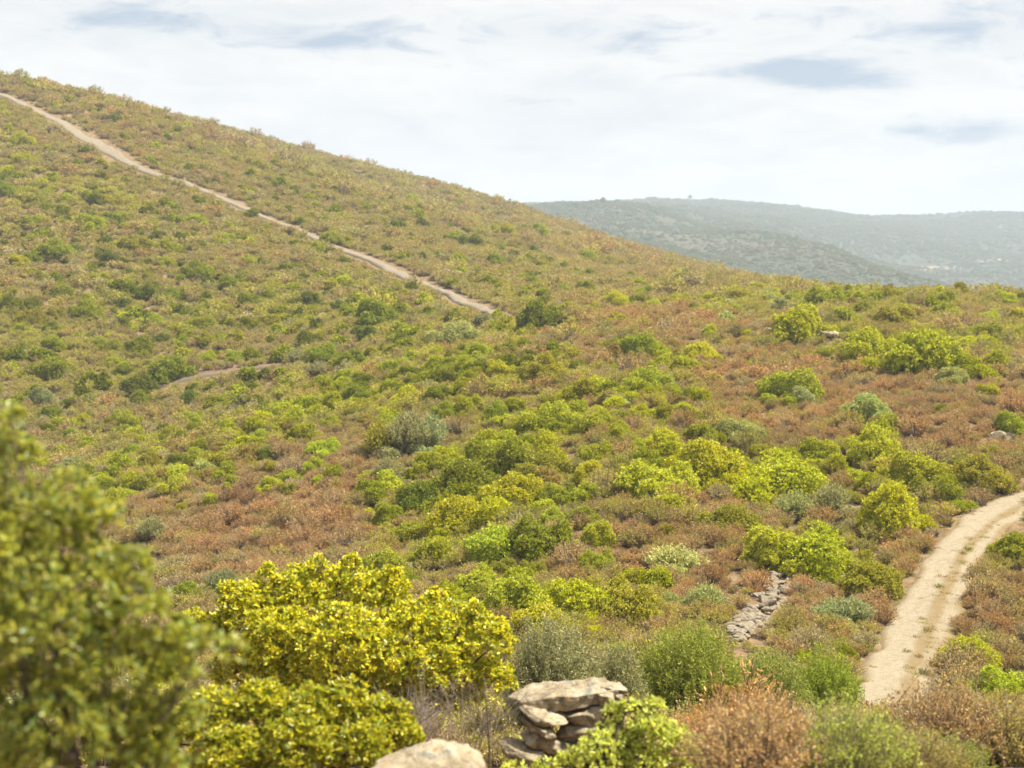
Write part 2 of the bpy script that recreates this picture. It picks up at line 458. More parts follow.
# ------------------------------------------------------------------ tracks and paths
KEEP_OUT = []           # (xy polyline, half widths)
def ribbon(name, mat, pts, lift, cross=14, ruts=False, sink=.12, step=.6, clear=.25):
    """pts: (px, py, width px) along the middle; edges are laid on the ground"""
    P = []
    for px, py, w in pts:
        x, y, z = ground_at(px, py, 18)
        P.append((x, y, w * y / F))
    P = np.array(P)
    d = np.concatenate([[0], np.cumsum(np.linalg.norm(np.diff(P[:, :2], axis=0), axis=1))])
    s = np.arange(0, d[-1], step)
    C = np.stack([np.interp(s, d, P[:, k]) for k in range(3)], 1)
    sg = max(2.0 / step, 1.0)
    C = gsm(C, sg, 0)
    T = nrm(np.gradient(C[:, :2], axis=0)); Nn = np.stack([T[:, 1], -T[:, 0]], 1)
    KEEP_OUT.append((C[:, :2].copy(), C[:, 2] * .5 + clear))
    u = np.linspace(-1, 1, cross)
    wl = 1 + (fbm(s * .35, s * 0, 61, 3) - .5) * .7; wr = 1 + (fbm(s * .35, s * 0 + 9, 67, 3) - .5) * .7
    hw = C[:, 2] * .5
    off = np.where(u[None, :] < 0, u[None, :] * wl[:, None], u[None, :] * wr[:, None]) * hw[:, None] * 1.15
    X = C[:, 0:1] + Nn[:, 0:1] * off; Y = C[:, 1:2] + Nn[:, 1:2] * off
    prof = lift - (np.abs(u) ** 6)[None, :] * (lift + sink)
    if ruts:
        prof = prof - .05 * (np.exp(-((u + .42) / .22) ** 2) + np.exp(-((u - .45) / .2) ** 2))[None, :]
    Z = H(X, Y) + prof
    n, k = X.shape
    i = (np.arange(n - 1)[:, None] * k + np.arange(k - 1)[None, :]).ravel()
    me = mesh_from(name, np.stack([X, Y, Z], 2).reshape(-1, 3), [np.stack([i, i + 1, i + k + 1, i + k], 1)], [mat], smooth=True)
    vg = np.clip((np.abs(u) - .58) / .42, 0, 1) * .95
    if ruts: vg = np.maximum(vg, .66 * np.exp(-((u - .18) / .17) ** 2)) + .32 * np.clip(u, 0, 1)
    vg = np.broadcast_to(vg[None, :], X.shape)
    if ruts:      # the near end is more overgrown on its right side
        vg = vg + .25 * np.clip(u, 0, 1)[None, :] * np.clip((58 - Y) / 10, 0, 1)
    at = me.attributes.new('verge', 'FLOAT', 'POINT'); at.data.foreach_set('value', vg.ravel().astype(np.float32))
    structure(name, me)

ribbon('dirt_track', M_TRACK, [(864, 745, 104), (882, 715, 96), (899, 684, 86), (914, 645, 74), (931, 602, 63), (950, 566, 56), (974, 534, 52), (1005, 511, 45), (1045, 494, 38), (1120, 475, 36), (1230, 460, 34)], .12, ruts=True, step=.35, clear=.02)
ribbon('hill_path', M_PATH, [(-160, 40, 13), (-60, 74, 13), (0, 95, 13), (25, 106, 13), (50, 118, 15), (70, 129, 18), (88, 140, 22), (107, 151, 21), (122, 161, 14), (140, 170, 12), (162, 178, 13), (190, 185, 12), (215, 196, 12), (235, 205, 12), (252, 212, 11),
    (271, 221, 11), (298, 231, 12), (331, 247, 14), (361, 257, 14), (386, 267, 15), (416, 282, 16), (441, 292, 17), (471, 306, 16), (496, 317, 13), (513, 323, 8)], .4, cross=9, sink=.5, step=1.2, clear=1.5)
ribbon('footpath', M_FOOT, [(140, 392, 10), (165, 384, 14), (200, 377, 15), (240, 372, 13), (285, 366, 12), (330, 361, 12), (365, 352, 8)], .3, cross=7, sink=.4, step=1.0, clear=1.6)

def off_limits(x, y, extra=0.0):
    bad = np.zeros(len(x), bool)
    for C, hw in KEEP_OUT:
        C2 = C[::2]; h2 = hw[::2]
        for a in range(0, len(x), 20000):
            xs, ys = x[a:a + 20000], y[a:a + 20000]
            m = (xs > C2[:, 0].min() - 5) & (xs < C2[:, 0].max() + 5) & (ys > C2[:, 1].min() - 5) & (ys < C2[:, 1].max() + 5)
            idx = np.nonzero(m)[0]
            if len(idx) == 0: continue
            dd = np.hypot(xs[idx][:, None] - C2[None, :, 0], ys[idx][:, None] - C2[None, :, 1]) - h2[None, :]
            bad[a + idx] |= dd.min(1) < (extra[a + idx] if np.ndim(extra) else extra)
    return bad

# ------------------------------------------------------------------ plants: mesh makers
def dome_lobes(n, flat=.75, spread=.62, r=(.32, .52)):
    lobes = [(0, 0, .42, .6)]
    for k in range(n):
        a = 2 * math.pi * (k + rng.uniform(-.3, .3)) / n * (1 if k < n // 2 else 2.1)
        q = spread * rng.uniform(.55, 1.1)
        rr = rng.uniform(*r)
        lobes.append((q * math.cos(a), q * math.sin(a), (.25 + .55 * (1 - q)) * rng.uniform(.7, 1.25) * flat + .1, rr))
    return lobes

def cluster_lobes(n, r=(.20, .34)):
    """uneven dome made of many leaf clumps"""
    L = [(0, 0, .34, .5)]
    ax, ay = rng.uniform(.8, 1.05), rng.uniform(.75, 1.0); ph = rng.uniform(0, 6.28, 4)
    for k in range(n):
        d = rand_dirs(1, -.05)[0]
        t = math.atan2(d[1], d[0]); g = 1 + .16 * math.sin(2 * t + ph[0]) + .12 * math.sin(3 * t + ph[1])
        rr = rng.uniform(*r)
        q = (1 - rr * .75) * rng.uniform(.6, 1.2) * g
        L.append((d[0] * q * ax, d[1] * q * ay, max(.1, d[2] * q * .78 + .06), rr))
    return L

def crown_points(lobes, n, inner=.25, zmin=-.25, bump=.16):
    L = np.array(lobes); w = L[:, 3] ** 2; w /= w.sum()
    P, N = [], []
    got = 0
    while got < n:
        k = rng.choice(len(L), size=n, p=w)
        d = rand_dirs(n, zmin)
        rad = L[k, 3] * np.where(rng.random(n) < inner, rng.uniform(.45, .95, n), 1 + rng.normal(0, .07, n))
        wob = 1 + bump * (np.sin(d[:, 0] * 7 + k) * np.sin(d[:, 1] * 6 + 2 * k) * 1.0 + np.sin(d[:, 2] * 9 + k * 1.7) * .5)
        p = L[k, :3] + d * (rad * wob)[:, None]
        ok = np.ones(n, bool)
        for j in range(len(L)):
            ins = np.linalg.norm(p - L[j, :3], axis=1) < L[j, 3] * .78
            ok &= ~(ins & (k != j))
        ok &= p[:, 2] > .02
        P.append(p[ok]); N.append(d[ok]); got += ok.sum()
    return np.concatenate(P)[:n], np.concatenate(N)[:n]

def rosettes(C, N, k, a, size, wr, fine=False, droop=0.0):
    """k leaves round every tip C, opening along N"""
    n = len(C)
    N = nrm(N + np.array([0, 0, .45]) + rng.normal(0, .25, (n, 3)))
    T = nrm(np.cross(N, rng.normal(size=(n, 3)))); B = np.cross(N, T)
    Ps, Ds, Ls = [], [], []
    for j in range(k):
        th = 2 * np.pi * j / k + rng.uniform(0, 6.28, n)
        aa = a + rng.uniform(-.35, .35, n)
        D = N * aa[:, None] + (T * np.cos(th)[:, None] + B * np.sin(th)[:, None]) + np.array([0, 0, -droop])
        Ls.append(size * rng.uniform(.65, 1.25, n)); Ds.append(D); Ps.append(C + rng.normal(0, size * .12, (n, 3)))
    P = np.concatenate(Ps); D = np.concatenate(Ds); Lg = np.concatenate(Ls)
    return leaf_quads(P, D, Lg, Lg * wr, fine)

def bush_stems(lobes, n, base_r=.12, r=.03):
    A, B, ra, rb = [], [], [], []
    for k in range(n):
        l = lobes[rng.integers(len(lobes))]
        a = rng.uniform(0, 6.28)
        p0 = np.array([base_r * math.cos(a) * rng.random(), base_r * math.sin(a) * rng.random(), -.12])
        p2 = np.array(l[:3]) + rng.normal(0, l[3] * .35, 3)
        p1 = (p0 * .45 + p2 * .55) + rng.normal(0, .07, 3); p1[2] = max(p1[2], .08); p2[2] = max(p2[2], .15)
        A += [p0, p1]; B += [p1, p2]; ra += [r, r * .65]; rb += [r * .65, r * .2]
        for _ in range(3):
            p3 = p2 + rng.normal(0, l[3] * .4, 3); p3[2] = max(p3[2], .1)
            A.append(p1 * .3 + p2 * .7); B.append(p3); ra.append(r * .35); rb.append(r * .12)
    return tubes(A, B, np.array(ra), np.array(rb), 4)

BUSH = []         # mid distance variants (foliage, stems), radius about 1
for v in range(8):
    lb = cluster_lobes(rng.integers(20, 30))
    C, N = crown_points(lb, 3600, .2)
    V, f = rosettes(C, N, 6, .8, .062, .5)
    Vs, fs = bush_stems(lb, 14)
    BUSH.append((mesh_from('bush_foliage', V, [f], [LEAF_O]), mesh_from('bush_stems', Vs, [fs], [M_BARK])))
FARB = []
for v in range(4):
    lb = cluster_lobes(rng.integers(8, 14), (.28, .45))
    C, N = crown_points(lb, 360, .2)
    V, f = rosettes(C, N, 4, .8, .2, .6)
    FARB.append(mesh_from('far_bush_foliage', V, [f], [LEAF_I]))
for v in range(4):
    lb = cluster_lobes(rng.integers(10, 16), (.25, .42))
    C, N = crown_points(lb, 900, .25)
    V, f = rosettes(C, N, 5, .8, .11, .5)
    FARB.append(mesh_from('low_bush_foliage', V, [f], [LEAF_I]))

def feathery(nst, leaf, per, spread=.75, height=1.0, wr=.22, low=.3, mat=None, rtw=.008, wild=.03):
    """upright wispy shrub: many fine stems with small leaves; radius about 1 at spread 1"""
    a = rng.uniform(0, 6.28, nst); q = np.sqrt(rng.random(nst))
    base = np.stack([q * np.cos(a) * spread * .35, q * np.sin(a) * spread * .35, np.full(nst, -.05)], 1)
    hh = height * (1 - .45 * q ** 2) * rng.uniform(.75, 1.12, nst)
    tip = np.stack([q * np.cos(a) * spread + rng.normal(0, .06, nst), q * np.sin(a) * spread + rng.normal(0, .06, nst), hh], 1)
    mid = base * .5 + tip * .5 + np.array([0, 0, .12]) * height + rng.normal(0, wild, (nst, 3))
    Vt, ft = tubes(np.concatenate([base, mid]), np.concatenate([mid, tip]), np.concatenate([np.full(nst, rtw * 1.6), np.full(nst, rtw)]), np.concatenate([np.full(nst, rtw), np.full(nst, rtw * .4)]), 3)
    Ps, Ds = [], []
    for j in range(per):
        t = rng.uniform(low, 1.02, nst)[:, None]
        p = np.where(t < .5, base + (mid - base) * t * 2, mid + (tip - mid) * (t * 2 - 1))
        ax = nrm(tip - mid)
        d = ax * rng.uniform(.3, 1.1, (nst, 1)) + nrm(rng.normal(size=(nst, 3))) * .9
        Ps.append(p + rng.normal(0, leaf * .35, (nst, 3))); Ds.append(d)
    P = np.concatenate(Ps); D = np.concatenate(Ds); Lg = leaf * rng.uniform(.6, 1.3, len(P))
    V, f = leaf_quads(P, D, Lg, Lg * wr)
    return V, f, Vt, ft

HEATH = []
for v in range(4):
    V, f, Vt, ft = feathery(170, .13, 26, .85, 1.05, .24, .25)
    HEATH.append((mesh_from('heath_foliage', V, [f], [LEAF_FINE]), mesh_from('heath_stems', Vt, [ft], [M_BARK])))

def scrub_mesh(name, nst, leaf, per, wr, leafmat, twigmat, spread=.8, height=1.0, rtw=.012, low=.45):
    V, f, Vt, ft = feathery(nst, leaf, per, spread, height, wr, low, rtw=rtw)
    n0 = len(V)
    return mesh_from(name, np.concatenate([V, Vt]), [f, ft + n0], [leafmat, twigmat], np.concatenate([np.zeros(len(f)), np.ones(len(ft))]))

# ------------------------------------------------------------------ stuff scattered with geometry nodes
def scatter(name, pts, rot, scl, idx, tint, variants, label=None):
    """one stuff object: instances of the variants on given points"""
    me = bpy.data.meshes.new(name)
    me.vertices.add(len(pts)); me.vertices.foreach_set('co', np.asarray(pts, np.float32).ravel())
    a = me.attributes.new('rot', 'FLOAT_VECTOR', 'POINT'); a.data.foreach_set('vector', np.asarray(rot, np.float32).ravel())
    a = me.attributes.new('scl', 'FLOAT_VECTOR', 'POINT'); a.data.foreach_set('vector', np.asarray(scl, np.float32).ravel())
    a = me.attributes.new('idx', 'INT', 'POINT'); a.data.foreach_set('value', np.asarray(idx, np.int32))
    a = me.attributes.new('tint', 'FLOAT_VECTOR', 'POINT'); a.data.foreach_set('vector', np.asarray(tint, np.float32).ravel())
    me.update()
    o = add(name, me); o['kind'] = 'stuff'
    ng = bpy.data.node_groups.new(name, 'GeometryNodeTree')
    ng.interface.new_socket('Geometry', in_out='INPUT', socket_type='NodeSocketGeometry')
    ng.interface.new_socket('Geometry', in_out='OUTPUT', socket_type='NodeSocketGeometry')
    N, L = ng.nodes, ng.links
    gi = N.new('NodeGroupInput'); go = N.new('NodeGroupOutput')
    jn = N.new('GeometryNodeJoinGeometry')
    def attr(n, t):
        q = N.new('GeometryNodeInputNamedAttribute'); q.data_type = t; q.inputs['Name'].default_value = n
        return q.outputs['Attribute']
    ar, asc, ai = attr('rot', 'FLOAT_VECTOR'), attr('scl', 'FLOAT_VECTOR'), attr('idx', 'INT')
    for k, vm in enumerate(variants):
        so = bpy.data.objects.new('scrub_source', vm)
        oi = N.new('GeometryNodeObjectInfo'); oi.inputs['Object'].default_value = so; oi.inputs['As Instance'].default_value = True
        ip = N.new('GeometryNodeInstanceOnPoints')
        cm = N.new('FunctionNodeCompare'); cm.data_type = 'INT'; cm.operation = 'EQUAL'; cm.inputs['B'].default_value = 0
        ia = [s for s in cm.inputs if s.type == 'INT']
        L.new(ai, ia[0]); ia[1].default_value = k
        L.new(gi.outputs[0], ip.inputs['Points']); L.new(cm.outputs[0], ip.inputs['Selection'])
        L.new(oi.outputs['Geometry'], ip.inputs['Instance'])
        L.new(ar, ip.inputs['Rotation']); L.new(asc, ip.inputs['Scale'])
        L.new(ip.outputs[0], jn.inputs[0])
    L.new(jn.outputs[0], go.inputs[0])
    md = o.modifiers.new('scatter', 'NODES'); md.node_group = ng
    return o

# colour zones of the hillside: blobs (px, py, rx, ry)
GREEN_BLOBS = [(400, 385, 120, 28, 1), (560, 430, 110, 45, 1), (470, 500, 90, 60, .9), (560, 600, 90, 38, 1), (200, 470, 110, 32, .8), (690, 475, 70, 25, .9), (430, 340, 60, 22, .8), (860, 500, 80, 35, .6),
               (900, 340, 130, 28, .7), (640, 370, 70, 25, .4), (500, 285, 60, 25, .35), (60, 210, 110, 40, .5), (80, 370, 160, 55, .45), (250, 295, 60, 20, .4), (780, 300, 90, 14, .6), (720, 660, 110, 26, .7), (420, 560, 60, 26, .6)]
RUST_BLOBS = [(280, 530, 130, 50, 1), (690, 560, 130, 60, 1), (780, 420, 220, 50, 1), (620, 320, 140, 18, .7), (820, 375, 160, 30, .9), (900, 600, 60, 50, .8), (1000, 620, 60, 60, .9), (700, 390, 60, 20, .6), (170, 130, 200, 40, .35),
              (330, 390, 60, 15, .5), (1000, 440, 60, 40, .9), (640, 250, 120, 30, .35)]
# bands of green running up the slope: (points, half width)
BANDS = [([(110, 492), (200, 462), (290, 425), (360, 392), (440, 365), (520, 338)], 15), ([(330, 410), (400, 398), (470, 385), (560, 372)], 14), ([(378, 510), (440, 482), (500, 452), (560, 425), (620, 408), (690, 412)], 24),
         ([(380, 590), (430, 555), (490, 520), (545, 500), (570, 480)], 22), ([(470, 612), (540, 600), (600, 596), (648, 604)], 24), ([(620, 480), (680, 470), (740, 474), (800, 474), (850, 462), (880, 445)], 20),
         ([(800, 545), (840, 565), (885, 585)], 18), ([(850, 500), (900, 510), (930, 490), (975, 470)], 20), ([(830, 345), (880, 348), (940, 350), (1020, 340)], 13), ([(700, 312), (760, 308), (840, 304), (900, 300)], 8),
         ([(640, 385), (680, 365), (710, 345)], 10), ([(20, 200), (80, 195), (150, 215)], 16), ([(0, 330), (70, 360), (150, 375)], 20), ([(180, 330), (250, 300), (320, 320), (380, 325)], 14)]
def zone(px, py, blobs):
    s = np.zeros(len(px))
    if blobs is GREEN_BLOBS:
        for pts, w in BANDS:
            for (ax, ay), (bx, by) in zip(pts[:-1], pts[1:]):
                t = np.clip(((px - ax) * (bx - ax) + (py - ay) * (by - ay)) / ((bx - ax) ** 2 + (by - ay) ** 2), 0, 1)
                s = np.maximum(s, 1.15 * np.exp(-(((px - ax - t * (bx - ax)) ** 2 + (py - ay - t * (by - ay)) ** 2) / w ** 2) ** 1.5))
        blobs = [(a, b, c, d, w * .55) for a, b, c, d, w in blobs]
    for cx, cy, rx, ry, w in blobs:
        s = np.maximum(s, w * np.exp(-((px - cx) / rx) ** 2 - ((py - cy) / ry) ** 2))
    return s

PAL = np.array([(.45, .245, .110), (.42, .285, .145), (.36, .315, .075), (.46, .44, .05), (.38, .32, .23), (.25, .28, .045), (.38, .37, .19), (.44, .35, .18)])
#               rust               tan               olive             yellow green       grey              green              sage              straw
def tint_of(x, y, z):
    n = len(x); px, py = proj(x, y, z)
    g = zone(px, py, GREEN_BLOBS); r = zone(px, py, RUST_BLOBS)
    n1 = fbm(x / 7, y / 11, 71, 3) - .5; n2 = fbm(x / 2.3, y / 2.9, 77, 2) - .5
    g = g + n1 * 1.1 + n2 * .5; r = r - n1 * .9 - n2 * .3
    hill = np.clip((430 - px) / 200, 0, 1) * (y > 120) + (y > 180) * .6
    hill = np.clip(hill, 0, 1)
    W = np.zeros((n, len(PAL)))
    gg = np.clip(g, 0, 1); rr = np.clip(r, 0, 1)
    W[:, 0] = .06 + 1.1 * rr - .03 * hill
    W[:, 1] = .26 + .45 * rr + .20 * hill
    W[:, 2] = .22 + .42 * hill + .35 * gg
    W[:, 3] = .10 + 1.6 * gg + .12 * hill
    W[:, 4] = .12 + .12 * hill + .25 * (y > 390)
    W[:, 5] = .05 + .55 * gg + .16 * hill
    W[:, 6] = .10 + .08 * hill
    W[:, 7] = .05 + .05 * rr
    W = np.clip(W, .01, None); W /= W.sum(1, keepdims=True)
    k = (W.cumsum(1) > rng.random(n)[:, None]).argmax(1)
    c = PAL[k] * rng.uniform(.62, 1.25, (n, 1)) * (.72 + .56 * fbm(x / 4.2, y / 4.2, 95, 3))[:, None]
    mean = (W[:, :, None] * PAL[None]).sum(1)
    w = np.where(y > 150, .38, .55)[:, None]
    return c * w + mean * (1 - w), k

SCRUB = [scrub_mesh('scrub_fine', 75, .085, 16, .42, LEAF_I, M_TWIG) for _ in range(3)] + \
        [scrub_mesh('scrub_mid', 46, .11, 12, .5, LEAF_I, M_TWIG, rtw=.012) for _ in range(3)] + \
        [scrub_mesh('scrub_far', 30, .155, 12, .6, LEAF_I, M_TWIG, spread=.85, rtw=.014, low=.3) for _ in range(2)]

def ring(d0, d1, dens):
    w = 1.70 * 1024 / F
    area = w * (d1 * d1 - d0 * d0) / 2
    n = int(area * dens)
    y = np.sqrt(rng.uniform(d0 * d0, d1 * d1, n)); x = rng.uniform(-.5, .5, n) * w * y
    return x, y

def build_scrub():
    PP, RR, SS, II, TT = [], [], [], [], []
    for d0, d1, dens, sz, v0, nv in ((17, 32, 4.4, .40, 0, 3), (32, 62, 3.9, .45, 0, 3), (62, 110, 3.2, .54, 0, 3), (110, 190, 2.0, .66, 3, 3), (190, 330, 1.15, .84, 6, 2), (330, 620, .48, 1.3, 6, 2)):
        x, y = ring(d0, d1, dens)
        z = H(x, y)
        ok = visible(x, y, z, sz * 1.6)
        # bare gaps
        px_, py_ = proj(x, y, z)
        ok &= rng.random(len(x)) > .55 * zone(px_, py_, GREEN_BLOBS) * (y < 135)
        ok &= ~((px_ > 726) & (px_ < 790) & (py_ > 578) & (py_ < 668) & (rng.random(len(x)) < .4))
        bare = fbm(x / 5.5, y / 5.5, 91, 3)
        ok &= bare > .13
        ok &= ~off_limits(x, y, sz * .35)
        ok &= ~((np.abs(x - (570 - 512) / F * 14) < 1.1) & (y < 15.5))
        x, y, z = x[ok], y[ok], z[ok]
        B = np.array(PLANTS); free = np.ones(len(x), bool)
        for a in range(0, len(x), 20000):
            free[a:a + 20000] = (np.hypot(x[a:a + 20000, None] - B[None, :, 0], y[a:a + 20000, None] - B[None, :, 1]) / B[None, :, 2]).min(1) > .72
        x, y, z = x[free], y[free], z[free]
        n = len(x)
        t, k = tint_of(x, y, z)
        s = sz * rng.lognormal(-.04, .36, n)
        hs = s * rng.uniform(.75, 1.2, n)
        PP.append(np.stack([x, y, z - .03], 1)); RR.append(np.stack([rng.normal(0, .08, n), rng.normal(0, .08, n), rng.uniform(0, 6.28, n)], 1))
        SS.append(np.stack([s, s, hs], 1)); II.append(rng.integers(0, nv, n) + v0); TT.append(t)
    scatter('scrub', np.concatenate(PP), np.concatenate(RR), np.concatenate(SS), np.concatenate(II), np.concatenate(TT), SCRUB)
    print('scrub', sum(len(p) for p in PP))

# ------------------------------------------------------------------ individual bushes
CG = dict(G=(.22, .25, .022), M=(.32, .35, .026), Y=(.45, .46, .025), L=(.43, .46, .04), S=(.34, .36, .17), O=(.36, .345, .04), P=(.43, .46, .18), B=(.33, .26, .08))
TONE = dict(G='dark green', M='mid green', Y='yellow green', L='lime green', S='grey green', O='olive', P='pale green', B='olive brown')
n_bush = 0
PLACED = []; PLANTS = []; PCOL = []
def put_bush(px, py, w, tone, label, group=None, hr=None, kind='evergreen_bush', cat='bush'):
    """px, py: middle of the plant in the photo, w: its width there"""
    global n_bush
    hr = hr or rng.uniform(.68, .85)
    hpx = w * hr
    x, y, z = ground_at(px, py + hpx * .42, 25)
    r = .5 * w * y / F
    if kind == 'heath_shrub':
        fol, stm = HEATH[rng.integers(len(HEATH))]; hz = 1.15 * hr / .75
    else:
        fol, stm = BUSH[rng.integers(len(BUSH))]; hz = hr / .72 * 1.05
    o = thing(kind, label, cat, (x, y, z - .05 * r), group)
    o.rotation_euler.z = rng.uniform(0, 6.28); r *= 1.23; PLANTS.append((x, y, r)); sx = rng.uniform(.86, 1.12)
    o.scale = (r * sx, r / sx, r * hz)
    if px < 520 and py < 430: hz *= 1.25
    c = np.array(CG[tone]) * (.9 if px < 520 and py < 430 else 1.0) * rng.uniform(.88, 1.14) * np.array([rng.uniform(.92, 1.08), 1, 1])
    PCOL.append(tuple(c)); add('foliage', fol, o, tuple(c)); add('stems', stm, o)
    PLACED.append((px, py, w)); n_bush += 1
    return o

NOTABLE = [
    (55, 249, 33, 'M', 'rounded dark topped bush standing alone high on the left hillside'),
    (195, 271, 31, 'M', 'broad bright topped bush right of the lone rounded bush on the left hillside'),
    (86, 310, 29, 'M', 'dense green bush halfway down the left hillside, below the lone rounded one'),
    (136, 246, 27, 'O', 'olive bush between the two largest lone bushes high on the left hillside'),
    (140, 345, 30, 'G', 'darkest upright bush in the middle of the lower left hillside'),
    (54, 367, 34, 'M', 'large round green bush near the left picture edge above the blurred shrub'),
    (170, 369, 36, 'M', 'wide green bush touching the left end of the faint footpath'),
    (138, 385, 30, 'G', 'dark bush just below the left end of the faint footpath'),
    (42, 400, 27, 'S', 'grey green bush just above the top of the blurred foreground shrub'),
    (191, 399, 22, 'G', 'small dark bush below the faint footpath on the left slope'),
    (207, 357, 18, 'Y', 'small yellow green bush just above the faint footpath'),
    (128, 421, 28, 'L', 'bright lime bush lowest of the big bushes on the left slope'),
    (194, 419, 22, 'L', 'small bright bush right of the lowest lime bush on the left slope'),
    (367, 334, 30, 'G', 'dark round tree-like bush below the hill path, darkest near its lower end'),
    (374, 314, 42, 'M', 'wide green bush directly above the dark round bush under the hill path'),
    (456, 320, 26, 'G', 'dark green bush below the lower end of the hill path'),
    (482, 322, 27, 'S', 'grey green wispy bush at the lower end of the hill path'),
    (460, 335, 38, 'P', 'pale rounded bush just below the wispy bush at the path end'),
    (473, 242, 20, 'G', 'small dark bush alone high above the lower hill path'),
    (420, 257, 15, 'G', 'tiny dark bush close above the middle of the hill path'),
    (333, 237, 23, 'M', 'green bush at the upper edge of the hill path, first bend below the bare patch'),
    (540, 319, 43, 'G', 'large solitary round bush right of where the hill path ends'),
    (544, 369, 42, 'O', 'olive dome shaped bush below the solitary round bush'),
    (635, 347, 36, 'M', 'green bush in the middle of the brown saddle'),
    (615, 353, 24, 'B', 'brownish bush leaning against the green bush in the middle of the saddle'),
    (702, 351, 34, 'Y', 'yellow green bush uppermost of three in a diagonal row on the saddle'),
    (684, 366, 32, 'Y', 'yellow green bush in the middle of the diagonal row of three on the saddle'),
    (650, 381, 40, 'L', 'lime green bush lowest of the diagonal row of three on the saddle'),
    (787, 386, 46, 'L', 'lime green bush alone in the brown heath right of the middle'),
    (799, 323, 50, 'Y', 'flat topped yellow green bush just above the upper rubble pile'),
    (918, 352, 70, 'Y', 'largest spreading yellow green bush on the right below the knoll'),
    (868, 347, 50, 'Y', 'yellow green bush left of the largest spreading bush on the right'),
    (828, 354, 36, 'M', 'low green bush just under the upper rubble pile'),
    (952, 377, 30, 'P', 'pale low bush below the largest spreading bush on the right'),
    (998, 362, 28, 'Y', 'bright yellow bush near the right picture edge, higher of two'),
    (988, 392, 26, 'Y', 'bright yellow bush near the right picture edge, lower of two'),
    (1008, 426, 34, 'M', 'green bush just above the pale stone ledge at the right edge'),
    (780, 306, 27, 'S', 'grey green rounded bush on the skyline side of the flat topped bush'),
    (886, 424, 36, 'O', 'olive upright bush in the brown heath between lime bushes on the right'),
    (868, 407, 40, 'P', 'pale low bush above the olive upright bush in the right heath'),
    (823, 450, 32, 'L', 'rounded lime bush at the left end of the row above the track'),
    (872, 446, 50, 'L', 'broad lime bush right of the rounded one in the row above the track'),
    (708, 468, 70, 'Y', 'big dense yellow green bush right half of the large clump at centre right'),
    (655, 484, 66, 'L', 'big lime bush left half of the large clump at centre right'),
    (782, 478, 72, 'Y', 'wide low yellow green bush right of the large clump at centre right'),
    (733, 518, 48, 'O', 'olive bush alone below the wide low yellow green bush'),
    (815, 552, 74, 'Y', 'large yellow green bush directly above the top of the ruined stone wall'),
    (868, 578, 52, 'O', 'dark yellow bush between the ruined wall and the dirt track'),
    (772, 548, 62, 'L', 'low lime bush left of the large bush above the ruined wall'),
    (740, 430, 34, 'P', 'pale wispy bush above the large clump at centre right'),
    (700, 433, 36, 'M', 'green bush just above the large clump, left of the pale wispy bush'),
    (975, 474, 58, 'O', 'tall olive yellow bush at the outer bend of the dirt track'),
    (940, 492, 40, 'M', 'green bush between the tall olive bush and the track verge'),
    (893, 512, 66, 'Y', 'bright yellow green bush left of the dirt track below its bend'),
    (915, 470, 52, 'L', 'lime bush behind the bright bush left of the track bend'),
    (1014, 546, 46, 'M', 'green bush on the right verge of the dirt track at the picture edge'),
    (968, 652, 54, 'L', 'bright lime bush on the right verge at the near end of the track'),
    (1006, 690, 62, 'L', 'bright lime bush at the right edge in front of the one beside the track'),
    (425, 495, 46, 'G', 'dark green bush at the left end of the central green band'),
    (467, 478, 62, 'G', 'dark leafy bush upper middle of the central green band'),
    (505, 458, 58, 'M', 'broad green bush above the dark leafy bush of the central band'),
    (518, 493, 60, 'Y', 'yellow topped bush in the middle of the central green band'),
    (462, 513, 62, 'Y', 'yellow green bush left below the yellow topped bush of the band'),
    (497, 542, 60, 'L', 'lime bush low in the central green band above the brown hollow'),
    (537, 540, 58, 'M', 'bright green bush with bare grey stems showing below its crown'),
    (563, 547, 26, 'M', 'small round green bush at the right end of the central band'),
    (387, 566, 54, 'O', 'olive bush at the lower left end of the central green band'),
    (434, 552, 52, 'M', 'green bush right of the lowest olive bush of the central band'),
    (478, 582, 44, 'L', 'lime bush behind the right end of the big yellow shrub'),
    (516, 602, 66, 'L', 'lime bush at the left of the dense clump above the stone pile'),
    (568, 600, 74, 'Y', 'yellow green bush in the middle of the dense clump above the stone pile'),
    (620, 605, 66, 'O', 'darker rounded bush at the right of the dense clump above the stone pile'),
    (545, 622, 64, 'Y', 'yellow green bush in front of the dense clump above the stone pile'),
    (183, 595, 38, 'M', 'green bush left of the big yellow shrub, partly behind the blurred one'),
    (121, 498, 32, 'L', 'lime bush right above the blurred shrub on the lower slope'),
    (153, 571, 18, 'M', 'small green bush squeezed between the blurred shrub and brown hollow'),
]
for (px, py, w, t, lab) in NOTABLE:
    put_bush(px, py, w, t, lab, hr=.5 if lab.startswith('low green bush just') else None)

